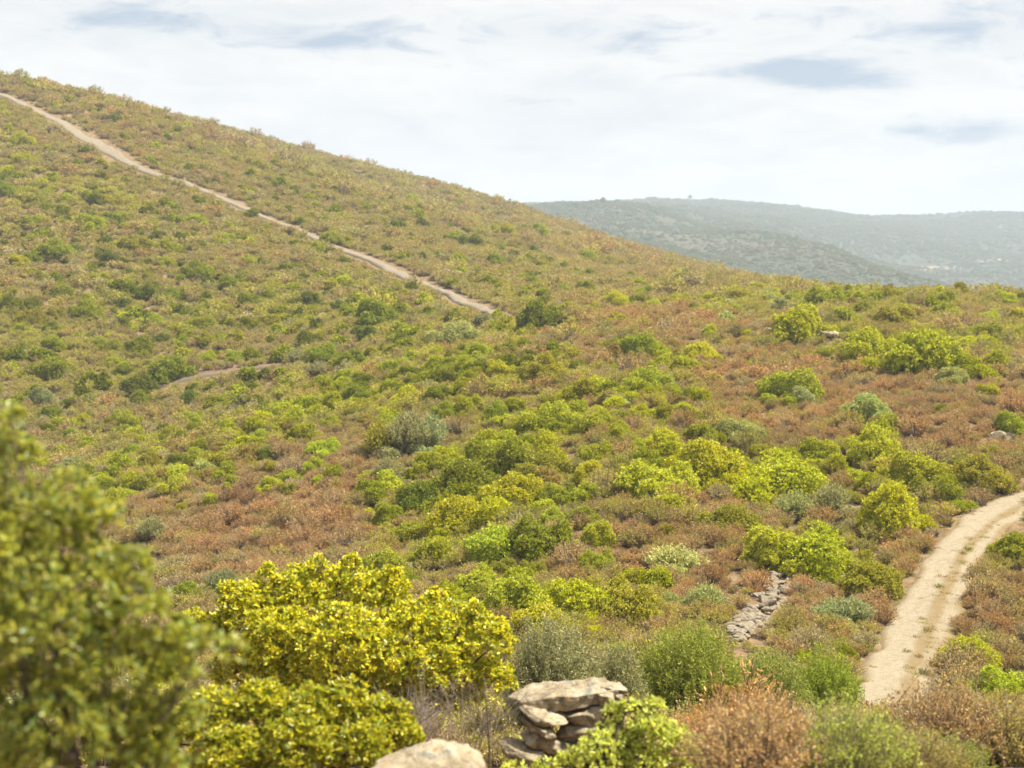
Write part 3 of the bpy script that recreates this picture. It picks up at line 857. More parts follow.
HEATHS = [
    (407, 438, 44, 'S', 'tall grey olive heath shrub in the middle of three on the central slope', 1.0),
    (382, 442, 40, 'O', 'tall olive heath shrub at the left of three on the central slope', 1.0),
    (430, 436, 36, 'S', 'tall grey olive heath shrub at the right of three on the central slope', 1.0),
    (388, 474, 34, 'S', 'round grey green shrub below the three tall heath shrubs', .85),
    (152, 531, 28, 'S', 'round grey green shrub at the left end of the brown hollow', .9),
    (222, 582, 30, 'S', 'blue green shrub peeping over the left shoulder of the big yellow shrub', .85),
    (832, 503, 38, 'S', 'round grey green shrub above the bright yellow bush over the wall', .85),
    (794, 508, 38, 'P', 'pale feathery shrub left of the round grey green one over the wall', .8),
    (675, 562, 60, 'P', 'low pale feathery shrub alone in the brown heath left of the wall', .5),
    (845, 612, 50, 'S', 'grey green low shrub between the ruined wall and the near track', .6),
    (705, 600, 40, 'P', 'pale green low shrub left of the ruined stone wall', .7),
    (296, 357, 20, 'S', 'small bluish shrub above the right end of the faint footpath', .8),
    (317, 371, 22, 'S', 'small pale shrub at the right end of the faint footpath', .8),
    (665, 385, 24, 'P', 'pale small shrub beside the lowest bush of the diagonal row', .7),
    (612, 400, 30, 'P', 'whitish green flat shrub at the top of the green mass', .5),
]
for (px, py, w, t, lab, hr) in HEATHS:
    put_bush(px, py, w, t, lab, hr=hr, kind='heath_shrub', cat='shrub')

# regions for the many look-alike bushes: (name, polygon test, label, group, tones, sizes)
REG = [
    (lambda x, y: x < 250 and y < 290 and y > 110 + .45 * x + 18, 40, (12, 22), 'MMOYGL', '{} bush on the upper left hillside below the pale path'),
    (lambda x, y: x < 330 and 290 <= y < 372, 46, (13, 24), 'MMGOLL', '{} bush halfway down the left hillside above the faint footpath'),
    (lambda x, y: 250 <= x < 470 and 240 < y < 360 and y > 110 + .45 * x + 12 and y < 345, 20, (11, 20), 'MGOL', '{} bush on the slope between hill path and faint footpath'),
    (lambda x, y: x < 300 and 385 <= y < 470, 28, (14, 24), 'LMOYG', '{} bush on the lowest left slope under the faint footpath'),
    (lambda x, y: 300 <= x < 520 and 345 <= y < 425, 30, (16, 32), 'YLYMO', '{} bush in the green strip below the lower hill path'),
    (lambda x, y: 500 <= x < 690 and 400 <= y < 455, 34, (24, 42), 'YLYLMY', '{} bush packed into the green mass right of centre'),
    (lambda x, y: 140 <= x < 330 and 430 <= y < 490, 22, (16, 30), 'YLLO', '{} bush in the narrow green strip above the brown hollow'),
    (lambda x, y: 380 <= x < 600 and 455 <= y < 580, 22, (28, 46), 'YLMO', '{} bush filling the central green band above the clump'),
    (lambda x, y: 560 <= x < 770 and 282 <= y < 312, 18, (14, 28), 'YMOL', '{} bush along the top of the saddle left of the knoll'),
    (lambda x, y: 820 <= x < 1024 and 288 <= y < 335, 24, (18, 36), 'YOMLO', '{} bush scattered over the knoll at the right'),
    (lambda x, y: 440 <= x < 640 and 225 <= y < 300 and y > 200 + .28 * (x - 440), 22, (11, 22), 'MGOY', '{} bush on the hill flank above the lower hill path end'),
    (lambda x, y: 150 <= x < 440 and y < 270 and y > 100 + .22 * (x) and y < 95 + .45 * x - 10, 14, (9, 15), 'MYO', '{} bush high on the hill above the pale path'),
]
allow = 300 - n_bush
size_word = lambda w, lo, hi: 'small' if w < lo + (hi - lo) * .5 else 'larger'
todo = []
for (test, n, (lo, hi), tones, lab) in REG:
    got = 0; tries = 0
    while got < n and tries < 6000:
        tries += 1
        px, py = rng.uniform(2, 1022), rng.uniform(80, 600)
        if not test(px, py): continue
        w = rng.uniform(lo, hi)
        if any((px - a) ** 2 + ((py - b) * 1.5) ** 2 < (.42 * (w + c)) ** 2 for a, b, c in PLACED): continue
        t = tones[rng.integers(len(tones))]
        ll = lab.format(size_word(w, lo, hi) + ' ' + TONE[t])
        todo.append((px, py, w, t, ll, lab.format('bushes').replace('bushes bush', 'bushes')))
        PLACED.append((px, py, w)); got += 1
todo.sort(key=lambda q: -q[2])
CG2 = None
for (px, py, w, t, ll, gr) in todo[:allow]:
    put_bush(px, py, w, t, ll, gr)
REST = todo[allow:]

def build_far_bushes():
    """the bushes past the individual ones, as one cover"""
    XX, YY, SZ = [], [], []
    for d0, d1, dens, sz in ((34, 70, .62, .60), (70, 130, .55, .80), (130, 240, .17, .90), (240, 620, .06, 1.05)):
        x, y = ring(d0, d1, dens)
        px, py = proj(x, y, H(x, y))
        g = zone(px, py, GREEN_BLOBS) + .42 * (y > 118) * (px < 560) + .12 * (y > 150) - .55 * zone(px, py, RUST_BLOBS) + (fbm(x / 11, y / 16, 88, 3) - .5) * 1.5
        gate = np.clip((fbm(x / 5.2, y / 7.5, 123, 3) - .36) * 5, .32, 1)
        ok = rng.random(len(x)) < np.clip(g * 1.15, .02, 1) * np.where(y < 150, gate, 1)
        XX.append(x[ok]); YY.append(y[ok]); SZ.append(sz * np.clip(rng.lognormal(0, .34, ok.sum()), .4, 1.55))
    tone = [None] * sum(len(q) for q in XX)
    for (bx, by, br), bc in zip(PLANTS, PCOL):           # smaller bushes crowd round the big ones
        for _ in range(rng.integers(1, 5)):
            a = rng.uniform(0, 6.28); q = br * rng.uniform(.6, 1.25)
            XX.append(np.array([bx + q * math.cos(a)])); YY.append(np.array([by + q * math.sin(a)])); SZ.append(np.array([br * rng.uniform(.3, .6)])); tone.append(bc)
    x = np.concatenate(XX); y = np.concatenate(YY); s = np.concatenate(SZ); tone = np.array([(-1, -1, -1) if t is None else t for t in tone])
    z = H(x, y)
    ok = visible(x, y, z, 1.5) & ~off_limits(x, y, np.where(y > 130, s * 1.5, s * .7))
    wx, wy = proj(x, y, z)
    ok &= ~((wx > 712) & (wx < 800) & (wy > 575) & (wy < 690))
    ok &= ~((wx > 760) & (wx < 846) & (wy > 330) & (wy < 368))
    scat = tone[:, 0] < 0                                # leave the single big bushes clear, and the ground just before them
    B = np.array(PLANTS)
    dx = (x[:, None] - B[None, :, 0]) / B[None, :, 2]; dy = (y[:, None] - B[None, :, 1]) / B[None, :, 2]
    near_b = ((np.abs(dx) < 1.15) & (dy < 1.0) & (dy > -3.2)).any(1)
    ok &= ~(scat & near_b & (y > 105))
    x, y, z, s, tone = x[ok], y[ok], z[ok], s[ok], tone[ok]
    ex = [ground_at(a, b + .3 * w, 25) + (w,) for a, b, w, *_ in REST]
    if ex:
        e = np.array(ex); x = np.concatenate([x, e[:, 0]]); y = np.concatenate([y, e[:, 1]]); z = np.concatenate([z, e[:, 2]]); s = np.concatenate([s, .6 * e[:, 3] * e[:, 1] / F]); tone = np.concatenate([tone, np.full((len(e), 3), -1.0)])
    n = len(x)
    keys = np.array([CG[k] for k in 'GMYLMMYLOSPB'])
    k = rng.integers(0, len(keys), n)
    c = keys[k] * rng.uniform(.8, 1.1, (n, 1))
    px, py = proj(x, y, z if len(z) == n else H(x, y))
    gk = np.array([CG[q] for q in 'YLYMMLYOGB'])[rng.integers(0, 10, n)] * rng.uniform(.72, 1.12, (n, 1))
    c = np.where((zone(px, py, GREEN_BLOBS) > .55)[:, None] & (y < 140)[:, None], gk, c)
    hk = np.array([CG[q] for q in 'GMGMLMGO'])[rng.integers(0, 8, n)] * rng.uniform(.6, 1.12, (n, 1))
    c = np.where(((y > 118) & (px < 640))[:, None], hk, c)
    c = np.where(tone[:, :1] >= 0, tone * rng.uniform(.85, 1.1, (n, 1)), c)
    idx = np.where(y < 140, rng.integers(4, 8, n), rng.integers(0, 4, n))
    scatter('bush_cover', np.stack([x, y, z - .05], 1), np.stack([np.zeros(n), np.zeros(n), rng.uniform(0, 6.28, n)], 1), np.stack([s * rng.uniform(.8, 1.25, n), s, s * rng.uniform(.85, 1.35, n)], 1), idx, c, FARB)
    print('far bushes', n)

def build_hill_scrub():
    n = 100000
    y = np.sqrt(rng.uniform(850 ** 2, 3000 ** 2, n)); x = rng.uniform(-.02, .43, n) * y
    z = HH(x, y)
    dens = fbm(x / 130, y / 130, 55, 4)
    ok = dens + rng.normal(0, .08, n) > .38
    x, y, z = x[ok], y[ok], z[ok]; n = len(x)
    s = rng.lognormal(0, .4, n) * (.5 + .0004 * y)
    c = np.array([(.17, .21, .075), (.20, .22, .08), (.24, .21, .095), (.14, .18, .065)])[rng.integers(0, 4, n)]
    scatter('hillside_scrub', np.stack([x, y, z - .2], 1), np.stack([np.zeros(n), np.zeros(n), rng.uniform(0, 6.28, n)], 1), np.stack([s * 1.3, s * 1.3, s * .9], 1), rng.integers(0, 4, n), c, FARB[:4])

# ------------------------------------------------------------------ near shrubs
def lobes_px(items, d0):
    """lobes given as (px, py, radius px, extra depth)"""
    out = []
    for px, py, r, dd in items:
        u, yy, zz = ray(px, py); y = d0 + dd
        out.append((float(u / yy * y), y, float(zz / yy * y), r * y / F))
    return out

def near_shrub(name, label, cat, items, d0, n, k, leaf, wr, tone, mat, inner=.3, stems=30, base=None, droop=0., zmin=-.35, shrink=1.0, stem_r=1.0):
    L = np.array(lobes_px(items, d0)); L[:, 3] *= shrink
    bx, by = (L[:, 0] * L[:, 3]).sum() / L[:, 3].sum(), (L[:, 1] * L[:, 3]).sum() / L[:, 3].sum()
    if base: bx, by = base
    bz = float(H(bx, by))
    L[:, 0] -= bx; L[:, 1] -= by; L[:, 2] -= bz
    o = thing(name, label, cat, (bx, by, bz))
    C, N = crown_points([tuple(q) for q in L], n, inner, zmin, .14)
    V, f = rosettes(C, N, k, .8, leaf, wr, True, droop)
    add('foliage', mesh_from('foliage', V, [f], [mat]), o, tone)
    A, B, ra, rb = [], [], [], []
    for q in range(stems):
        l = L[rng.integers(len(L))]
        p0 = np.array([rng.normal(0, .12), rng.normal(0, .12), -.1]); p2 = l[:3] + rng.normal(0, l[3] * .3, 3)
        p1 = p0 * .5 + p2 * .5 + np.array([0, 0, .1]) + rng.normal(0, .06, 3)
        r0 = rng.uniform(.012, .028) * stem_r
        A += [p0, p1]; B += [p1, p2]; ra += [r0, r0 * .7]; rb += [r0 * .7, r0 * .35]
        for _ in range(5):
            p3 = p2 + nrm(rng.normal(size=3) + np.array([0, 0, .5])) * l[3] * rng.uniform(.6, 1)
            A.append(p2); B.append(p3); ra.append(r0 * .35); rb.append(r0 * .12)
    Vs, fs = tubes(A, B, np.array(ra), np.array(rb), 5)
    add('stems', mesh_from('stems', Vs, [fs], [M_BARK]), o)
    return o

near_shrub('broadleaf_shrub', 'big rounded yellow green broadleaf shrub behind the blurred shrub, left of centre', 'shrub',
    [(192, 628, 18, .3), (212, 636, 24, .3), (250, 612, 34, .2), (300, 602, 38, .3), (340, 600, 36, .4), (375, 602, 36, .3), (415, 632, 34, .0), (452, 636, 34, .2), (485, 642, 30, .1), (280, 645, 44, -.3), (340, 650, 50, -.5), (395, 660, 44, -.2), (440, 672, 38, -.1), (490, 680, 26, 0), (300, 690, 45, -.2), (250, 670, 40, 0), (228, 590, 9, .2), (268, 574, 10, .3), (318, 566, 10, .3), (352, 563, 9, .3), (392, 576, 10, .2), (436, 598, 10, .2), (476, 612, 10, .1), (502, 640, 10, 0), (360, 694, 44, -.1), (410, 694, 36, 0), (460, 698, 24, 0)],
    15.5, 6400, 10, .058, .42, (.62, .575, .045), LEAF_NEAR, .25, 44, base=((345 - 512) / F * 15.5, 15.5), shrink=.84)
near_shrub('broadleaf_shrub', 'low yellow and green broadleaf shrub at the bottom, left of the flat rock', 'shrub',
    [(150, 735, 40, .2), (210, 722, 40, .1), (262, 712, 38, .2), (310, 716, 36, .0), (345, 708, 32, .1), (385, 722, 30, .1), (402, 740, 26, .1), (300, 752, 46, -.3), (360, 750, 36, -.2), (230, 765, 50, -.2)],
    11.0, 3300, 9, .048, .42, (.50, .47, .04), LEAF_NEAR, .5, 50, base=((290 - 512) / F * 11, 11.2), shrink=.78)
near_shrub('foreground_shrub', 'tall out of focus olive green shrub filling the lower left corner', 'shrub',
    [(4, 420, 16, .1), (12, 455, 26, .2), (-40, 500, 60, .2), (30, 505, 26, .1), (72, 495, 24, .0), (100, 520, 20, .1), (62, 540, 36, .1), (20, 560, 50, .0), (95, 580, 36, .1), (128, 566, 22, .1), (135, 610, 34, .0), (40, 625, 60, -.1), (105, 660, 50, .0), (172, 640, 26, .1), (205, 648, 20, .0), (232, 652, 13, .0), (170, 672, 28, .1), (20, 690, 60, .2), (70, 730, 60, -.1), (130, 730, 46, .1), (10, 770, 60, -.1), (-50, 620, 90, .2), (180, 715, 26, .2), (150, 775, 40, 0)],
    5.6, 3800, 7, .034, .45, (.40, .405, .075), LEAF_NEAR, .33, 60, base=((60 - 512) / F * 5.6, 5.7), stem_r=.3, shrink=.9)
near_shrub('sapling_shrub', 'bright green small leaved shrub in front of the stone pile at the bottom', 'shrub',
    [(515, 775, 12, .0), (545, 772, 13, .0), (572, 763, 15, .1), (592, 750, 14, .1), (612, 734, 14, .1), (632, 714, 15, .1), (650, 732, 20, .0), (680, 745, 18, .1), (600, 758, 26, -.1), (655, 706, 9, .1), (612, 712, 8, .1), (640, 762, 26, 0), (690, 768, 16, 0)],
    11.2, 900, 7, .046, .42, (.56, .60, .16), LEAF_SOFT, .6, 60, base=((620 - 512) / F * 11.2, 11.3))

def near_feathery(label, px, py, w, h, d, tone, nst, leaf, per, wr=.2, name='heath_shrub', low=.25):
    u, yy, zz = ray(px, py); x = float(u / yy * d)
    ztop = float(zz / yy * d) + .5 * h * d / F
    zb = float(H(x, d)); r = .5 * w * d / F
    V, f, Vt, ft = feathery(nst, leaf / r, int(per * 1.6), 1.0, (ztop - zb) / r, wr * 1.4, low * .6, rtw=.003 / r, wild=.09)
    o = thing(name, label, 'shrub', (x, d, zb)); o.scale = (r, r, r)
    add('foliage', mesh_from('foliage', V, [f], [LEAF_FINE]), o, tone); add('stems', mesh_from('stems', Vt, [ft], [M_BARK]), o)
    return o
near_feathery('grey green feathery heath shrub behind the stone pile', 552, 655, 110, 70, 24, (.33, .34, .17), 700, .06, 60)
near_feathery('bushy fresh green feathery shrub right of the grey green one behind the stone pile', 690, 655, 118, 62, 28, (.32, .37, .07), 800, .065, 62)
near_feathery('low green feathery shrub in front of the ruined wall foot', 770, 675, 90, 40, 29, (.30, .35, .08), 520, .065, 46)
near_feathery('fresh green low shrub at the near end of the track, left side', 825, 672, 80, 40, 30, (.30, .38, .05), 460, .065, 46)
near_feathery('wispy pale shrub between the stone pile and the fresh green shrub', 620, 668, 60, 50, 25, (.33, .34, .16), 380, .055, 44)

def near_twiggy():
    # leafless grey shrub and its single dark stem neighbour
    x, y, z = ground_at(445, 745, 9); d = 13.0; x = (445 - 512) / F * d; z = float(H(x, d))
    A, B, ra, rb = [], [], [], []
    def grow(p, dr, ln, r, lev):
        q = p + dr * ln; A.append(p); B.append(q); ra.append(r); rb.append(r * .7)
        if lev == 0: return
        for _ in range(rng.integers(2, 4)):
            nd = nrm(dr + rng.normal(0, .38, 3) + np.array([0, 0, .12])); grow(q, nd, ln * rng.uniform(.6, .95), r * .66, lev - 1)
    for _ in range(34):
        a = rng.uniform(0, 6.28)
        grow(np.array([.1 * math.cos(a), .1 * math.sin(a), -.05]), nrm(np.array([math.cos(a) * .5, math.sin(a) * .5, 1.0]) + rng.normal(0, .2, 3)), rng.uniform(.2, .32), .006, 4)
    V, f = tubes(A, B, np.array(ra), np.array(rb), 3)
    o = tag(add('dry_shrub', mesh_from('dry_shrub', V, [f], [M_TWIG])), 'leafless grey twiggy shrub between the big yellow shrub and the stone pile', 'shrub')
    o.location = (x, d, z)
    d = 11.6; x = (489 - 512) / F * d; z = float(H(x, d))
    V, f = tubes([(0, 0, -.1), (.0, 0, .35), (-.02, 0, .65), (-.02, 0, .5), (0, 0, .4)], [(0, 0, .35), (-.02, 0, .65), (-.05, .02, .95), (.08, .02, .8), (-.13, 0, .75)], np.array([.013, .011, .008, .005, .005]), np.array([.011, .008, .003, .002, .002]), 6)
    o = tag(add('bare_sapling', mesh_from('bare_sapling', V, [f], [M_BARK])), 'thin dark bare stem standing left of the stone pile', 'sapling'); o.location = (x, d, z)
near_twiggy()

# brown rockrose shrubs of the foreground, bottom right
NB = []
for v in range(4):
    V, f, Vt, ft = feathery(300, .042, 36, .9, 1.0, .42, .15, rtw=.006, wild=.12)
    NB.append((mesh_from('rockrose_foliage', V, [f], [LEAF_FINE]), mesh_from('rockrose_stems', Vt, [ft], [M_TWIG])))
def brown_shrubs():
    spots = []
    tr = 0
    while len(spots) < 95 and tr < 4000:
        tr += 1
        y = math.sqrt(rng.uniform(10.5 ** 2, 27 ** 2)); px = rng.uniform(640, 1060); x = (px - 512) / F * y
        if px < 740 and y < 13.5: continue
        if any((x - a) ** 2 + (y - b) ** 2 < .62 ** 2 for a, b, _ in spots): continue
        spots.append((x, y, px))
    tn = [('rust brown', (.48, .27, .09)), ('straw brown', (.52, .37, .18)), ('grey brown', (.44, .34, .21)), ('olive', (.40, .35, .10)), ('fresh green', (.36, .42, .09))]
    for x, y, px in spots:
        k = rng.choice(5, p=[.24, .31, .11, .16, .18]); nm, c = tn[k]
        side = 'near the right edge' if px > 900 else ('below the track end' if px > 790 else 'right of the small leaved shrub')
        o = thing('rockrose_shrub', f'{nm} low foreground shrub {side}', 'shrub', (x, y, float(H(x, y)) - .02), f'foreground shrubs {side}')
        s = rng.uniform(.5, .78); o.scale = (s, s, s * rng.uniform(.85, 1.3)); o.rotation_euler.z = rng.uniform(0, 6.28)
        a, b = NB[rng.integers(4)]
        cc = tuple(np.array(c) * rng.uniform(.85, 1.15)); add('foliage', a, o, cc); add('stems', b, o)
brown_shrubs()

# ------------------------------------------------------------------ stones
import bmesh
from mathutils import noise as mn
def stone_mesh(size, seed, cuts=9, sub=5, rough=.055, planes=()):
    """angular weathered stone: a sphere cut by planes, layered and roughened"""
    r = np.random.default_rng(seed)
    bm = bmesh.new(); bmesh.ops.create_icosphere(bm, subdivisions=sub, radius=1)
    pl = [(nrm(r.normal(size=3) * np.array([1, 1, .8])), r.uniform(.42, .72)) for _ in range(cuts)] if not planes else [(nrm(np.array(n, float)), d) for n, d in planes]
    pl += [(np.array([0, 0, 1.0]), r.uniform(.45, .6)), (np.array([0, 0, -1.0]), r.uniform(.4, .55))]
    off = Vector(r.uniform(-50, 50, 3))
    for v in bm.verts:
        p = np.array(v.co)
        for n, d in pl:
            e = p @ n - d
            if e > 0: p = p - n * e * .97
        q = Vector(p * np.array(size))
        a = mn.fractal(q * 2.2 / max(size) + off, 1, 2, 5)
        b = mn.fractal(q * 9 / max(size) + off, .8, 2, 4)
        lay = math.sin((q.z / size[2]) * 7 + a * 4) * .018
        nn = Vector(nrm(p))
        v.co = q + nn * (a * .07 + b * rough * .9 - max(0, .16 - abs(mn.noise(q * 3.2 / max(size) + off * 2))) * .35 + lay) * (size[0] * size[1] * size[2]) ** (1 / 3)
    me = bpy.data.meshes.new('stone'); bm.to_mesh(me); bm.free()
    me.polygons.foreach_set('use_smooth', np.ones(len(me.polygons), bool))
    return me

def stone(px, py, w, h, depth, d, label, seed, rot=(0, 0, 0), name='stone', mat=None, group=None, planes=()):
    u, yy, zz = ray(px, py)
    me = stone_mesh((.5 * w * d / F * 1.35, depth * .5 * 1.3, .5 * h * d / F * 2.0), seed, planes=planes); me.materials.append(mat or M_STONE)
    o = add(name, me); o.location = (float(u / yy * d), d, float(zz / yy * d)); o.rotation_euler = rot
    return tag(o, label, 'rock', group)

DR = 13.6
stone(566, 695, 88, 17, .5, DR, 'large pale flat capstone lying on top of the stone pile', 3, (.05, -.10, .06), 'boulder',
    planes=[((0, 0, -1), .42), ((-.3, -.1, .95), .46), ((.22, -.25, .94), .5), ((-.75, -.1, -.65), .62), ((1, .2, .1), .84), ((-.2, -1, .15), .66), ((.4, -.9, 0), .68), ((-.95, -.35, .1), .88), ((.2, 1, .2), .7)])
stone(603, 689, 40, 11, .5, DR + .14, 'smaller pale slab behind the right end of the large capstone', 5, (0, .10, .3), 'boulder')
stone(603, 699, 15, 13, .25, DR - .12, 'small round yellowish stone wedged under the right of the capstone', 8, (0, 0, .3))
stone(617, 697, 12, 9, .22, DR - .02, 'tiny stone wedged at the right end of the pile', 9, (0, .2, .3))
stone(590, 712, 58, 15, .5, DR - .06, 'broad shaded stone under the right half of the capstone', 12, (0, -.2, .2))
stone(547, 714, 46, 13, .5, DR - .16, 'dark grey stone directly below the left half of the capstone', 14, (0, .12, .1))
stone(540, 726, 40, 11, .5, DR - .2, 'flat stone third from the top at the left of the pile', 17, (0, .3, .1))
stone(540, 738, 44, 12, .5, DR - .24, 'tilted pale stone low at the left of the pile', 19, (0, .42, .1))
stone(578, 729, 48, 16, .5, DR - .1, 'stone in the middle of the pile behind the green shrub', 21, (0, 0, .2))
stone(575, 752, 76, 26, .6, DR, 'bottom stone of the pile half hidden by the green shrub', 23, (0, 0, .1))
stone(528, 751, 46, 12, .45, DR - .3, 'flat bottom stone at the left foot of the pile', 25, (0, .25, .1))
stone(434, 786, 106, 38, .8, 9.8, 'broad flat pale rock at the bottom edge left of the stone pile', 31, (.1, -.03, .1), 'boulder',
    planes=[((-.22, -.15, .95), .42), ((.3, -.2, .93), .5), ((.75, -.3, .6), .6), ((0, -.8, .6), .55), ((1, .2, .1), .85), ((-.9, -.3, .2), .8)])

def rubble(name, label, pts, n, wid, szr, seed, zlift=.15, cat='wall', mat=None):
    """tumbled dry stone wall: many fitted stones in one body along a line on the ground"""
    r = np.random.default_rng(seed)
    P = np.array([ground_at(a, b, 25)[:2] for a, b in pts])
    d = np.concatenate([[0], np.cumsum(np.linalg.norm(np.diff(P, axis=0), axis=1))])
    bm = bmesh.new()
    c0 = P.mean(0); z0 = float(H(c0[0], c0[1]))
    for k in range(n):
        s = r.uniform(0, d[-1]); x = np.interp(s, d, P[:, 0]) + r.normal(0, wid * .4); y = np.interp(s, d, P[:, 1]) + r.normal(0, wid * .4)
        sz = r.uniform(*szr)
        ret = bmesh.ops.create_icosphere(bm, subdivisions=2, radius=1)
        pl = [(nrm(r.normal(size=3)), r.uniform(.45, .8)) for _ in range(8)]
        rz = r.uniform(0, 3.14); tl = r.normal(0, .25)
        zz = float(H(x, y)) + r.uniform(-.2, 1) * zlift
        for v in ret['verts']:
            p = np.array(v.co)
            for nn, dd in pl:
                e = p @ nn - dd
                if e > 0: p = p - nn * e
            p = p * sz * np.array([1.0, .75, .48])
            p = np.array([p[0], p[1], p[2] + p[0] * tl])
            p = np.array([p[0] * math.cos(rz) - p[1] * math.sin(rz), p[0] * math.sin(rz) + p[1] * math.cos(rz), p[2]])
            v.co = Vector((p[0] + x - c0[0], p[1] + y - c0[1], p[2] + zz - z0))
    me = bpy.data.meshes.new(name); bm.to_mesh(me); bm.free(); me.materials.append(mat or M_RUBBLE)
    o = tag(add(name, me), label, cat); o.location = (c0[0], c0[1], z0)
    C = np.stack([np.interp(np.linspace(0, d[-1], 30), d, P[:, 0]), np.interp(np.linspace(0, d[-1], 30), d, P[:, 1])], 1)
    KEEP_OUT.append((C, np.full(30, wid * (1.3 if mat else .55))))
rubble('ruined_wall', 'tumbled pale dry stone wall running down through the brown heath', [(784, 574), (774, 588), (768, 605), (752, 622), (738, 640)], 190, .75, (.12, .36), 4, .14)
rubble('rubble_pile', 'upper low pale rubble pile under the flat topped bush on the saddle', [(772, 334), (790, 333), (808, 336), (832, 340)], 120, 1.1, (.28, .65), 6, .7, 'rubble', M_STONE)
rubble('stone_ledge', 'pale stone ledge in the heath at the right picture edge', [(990, 446), (1004, 441), (1020, 437), (1040, 432)], 46, .6, (.3, .75), 9, .6, 'rock', M_STONE)
rubble('stone_strip', 'thin streak of pale stones in the middle of the saddle', [(640, 331), (655, 330), (668, 331)], 30, .6, (.15, .35), 11, .2, 'rubble')

# ------------------------------------------------------------------ small trees on the far ridges
def ridge_tree(px, py, h, d, label, on_hill):
    u, yy, zz = ray(px, py); x = float(u / yy * d)
    z = float(HH(np.array([x]), np.array([d]))[0]) if on_hill else float(H(x, d))
    o = thing('ridge_tree', label, 'tree', (x, d, z - .3)); s = h
    V, f = tubes([(0, 0, -.1), (0, 0, .4), (0, 0, .4)], [(0, 0, .4), (.12, 0, .75), (-.12, .05, .7)], np.array([.05, .03, .03]), np.array([.035, .015, .015]), 6)
    lb = [(0, 0, .72, .26), (.18, .05, .62, .2), (-.2, 0, .6, .2), (.02, .1, .5, .2)]
    C, N = crown_points(lb, 120, .2)
    Vl, fl = rosettes(C, N, 4, .8, .12, .6)
    add('trunk', mesh_from('trunk', V, [f], [M_BARK]), o); add('crown', mesh_from('crown', Vl, [fl], [LEAF_O]), o, (.05, .065, .02))
    o.scale = (s, s, s)
ridge_tree(603, 196, 9, 1745, 'small dark tree on the summit of the hazy hill behind the near slope', True)
ridge_tree(690, 202, 10, 2780, 'tiny tree on the farthest ridge just right of the hazy summit', True)
ridge_tree(214, 114, 3.2, 486, 'lone small tree on the bare skyline of the near hill', False)
ridge_tree(433, 176, 2.6, 516, 'small bush-like tree halfway down the skyline of the near hill', False)

build_scrub(); build_far_bushes(); build_hill_scrub()
print('bushes', n_bush)

# grass tufts on the track
TUFT = []
for v in range(3):
    n = 70; a = rng.uniform(0, 6.28, n)
    P = np.stack([rng.normal(0, .25, n), rng.normal(0, .25, n), np.full(n, -.02)], 1)
    D = np.stack([np.cos(a) * .5, np.sin(a) * .5, np.ones(n)], 1)
    V, f = leaf_quads(P, D, rng.uniform(.5, 1, n), .05)
    TUFT.append(mesh_from('grass_tuft', V, [f], [LEAF_FINE]))
for (px, py, t) in [(915, 640, 0), (907, 655, 1), (922, 622, 0), (938, 590, 1), (951, 570, 0), (926, 634, 1), (918, 660, 0), (905, 672, 1), (962, 556, 0), (968, 552, 1), (932, 668, 0), (922, 676, 1)]:
    x, y, z = ground_at(px, py, 25)
    o = tag(add('grass_tuft', TUFT[rng.integers(3)], None, ((.26, .19, .07), (.2, .21, .04))[t]), ('dry straw coloured' if t == 0 else 'greenish') + ' grass tuft growing on the dirt track', 'grass tuft', 'grass tufts on the dirt track')
    o.location = (x, y, z + .03); s = rng.uniform(.22, .42); o.scale = (s, s, s * .8)

def track_litter():
    C, hw = KEEP_OUT[0]
    n = 620; i = rng.integers(0, len(C) - 1, n)
    T = nrm(C[np.minimum(i + 1, len(C) - 1)] - C[i]); Nn = np.stack([T[:, 1], -T[:, 0]], 1)
    u = np.where(rng.random(n) < .6, rng.normal(.16, .12, n), np.sign(rng.random(n) - .45) * rng.normal(.97, .13, n))
    p = C[i] + Nn * (u * hw[i])[:, None] + rng.normal(0, .1, (n, 2))
    z = H(p[:, 0], p[:, 1]) + .04
    s = rng.lognormal(0, .4, n) * .13
    c = np.array([(.40, .31, .13), (.36, .25, .11), (.30, .30, .08)])[rng.integers(0, 3, n)]
    scatter('dry_grass', np.stack([p[:, 0], p[:, 1], z], 1), np.stack([np.zeros(n), np.zeros(n), rng.uniform(0, 6.28, n)], 1), np.stack([s, s, s * .8], 1), rng.integers(0, 2, n), c, [TUFT_I, TUFT_I])
    n = 420; i = rng.integers(0, len(C) - 1, n)
    T = nrm(C[np.minimum(i + 1, len(C) - 1)] - C[i]); Nn = np.stack([T[:, 1], -T[:, 0]], 1)
    p = C[i] + Nn * (rng.normal(0, .6, n) * hw[i])[:, None] + rng.normal(0, .2, (n, 2))
    bm = bmesh.new(); bmesh.ops.create_icosphere(bm, subdivisions=1, radius=1)
    for v in bm.verts: v.co = v.co * (.75 + .5 * random.random())
    me = bpy.data.meshes.new('pebble'); bm.to_mesh(me); bm.free(); me.materials.append(M_STONE)
    s = rng.lognormal(-3.8, .5, n)
    scatter('gravel', np.stack([p[:, 0], p[:, 1], H(p[:, 0], p[:, 1]) + .05], 1), rng.uniform(0, 6, (n, 3)), np.stack([s * 1.3, s, s * .7], 1), np.zeros(n), np.ones((n, 3)) * .4, [me])
_n = 60
_a = rng.uniform(0, 6.28, _n)
_V, _f = leaf_quads(np.stack([rng.normal(0, .4, _n), rng.normal(0, .4, _n), np.full(_n, -.02)], 1), np.stack([np.cos(_a) * .8, np.sin(_a) * .8, np.ones(_n)], 1), rng.uniform(.4, 1, _n), .09)
TUFT_I = mesh_from('dry_grass_tuft', _V, [_f], [LEAF_I])
track_litter()

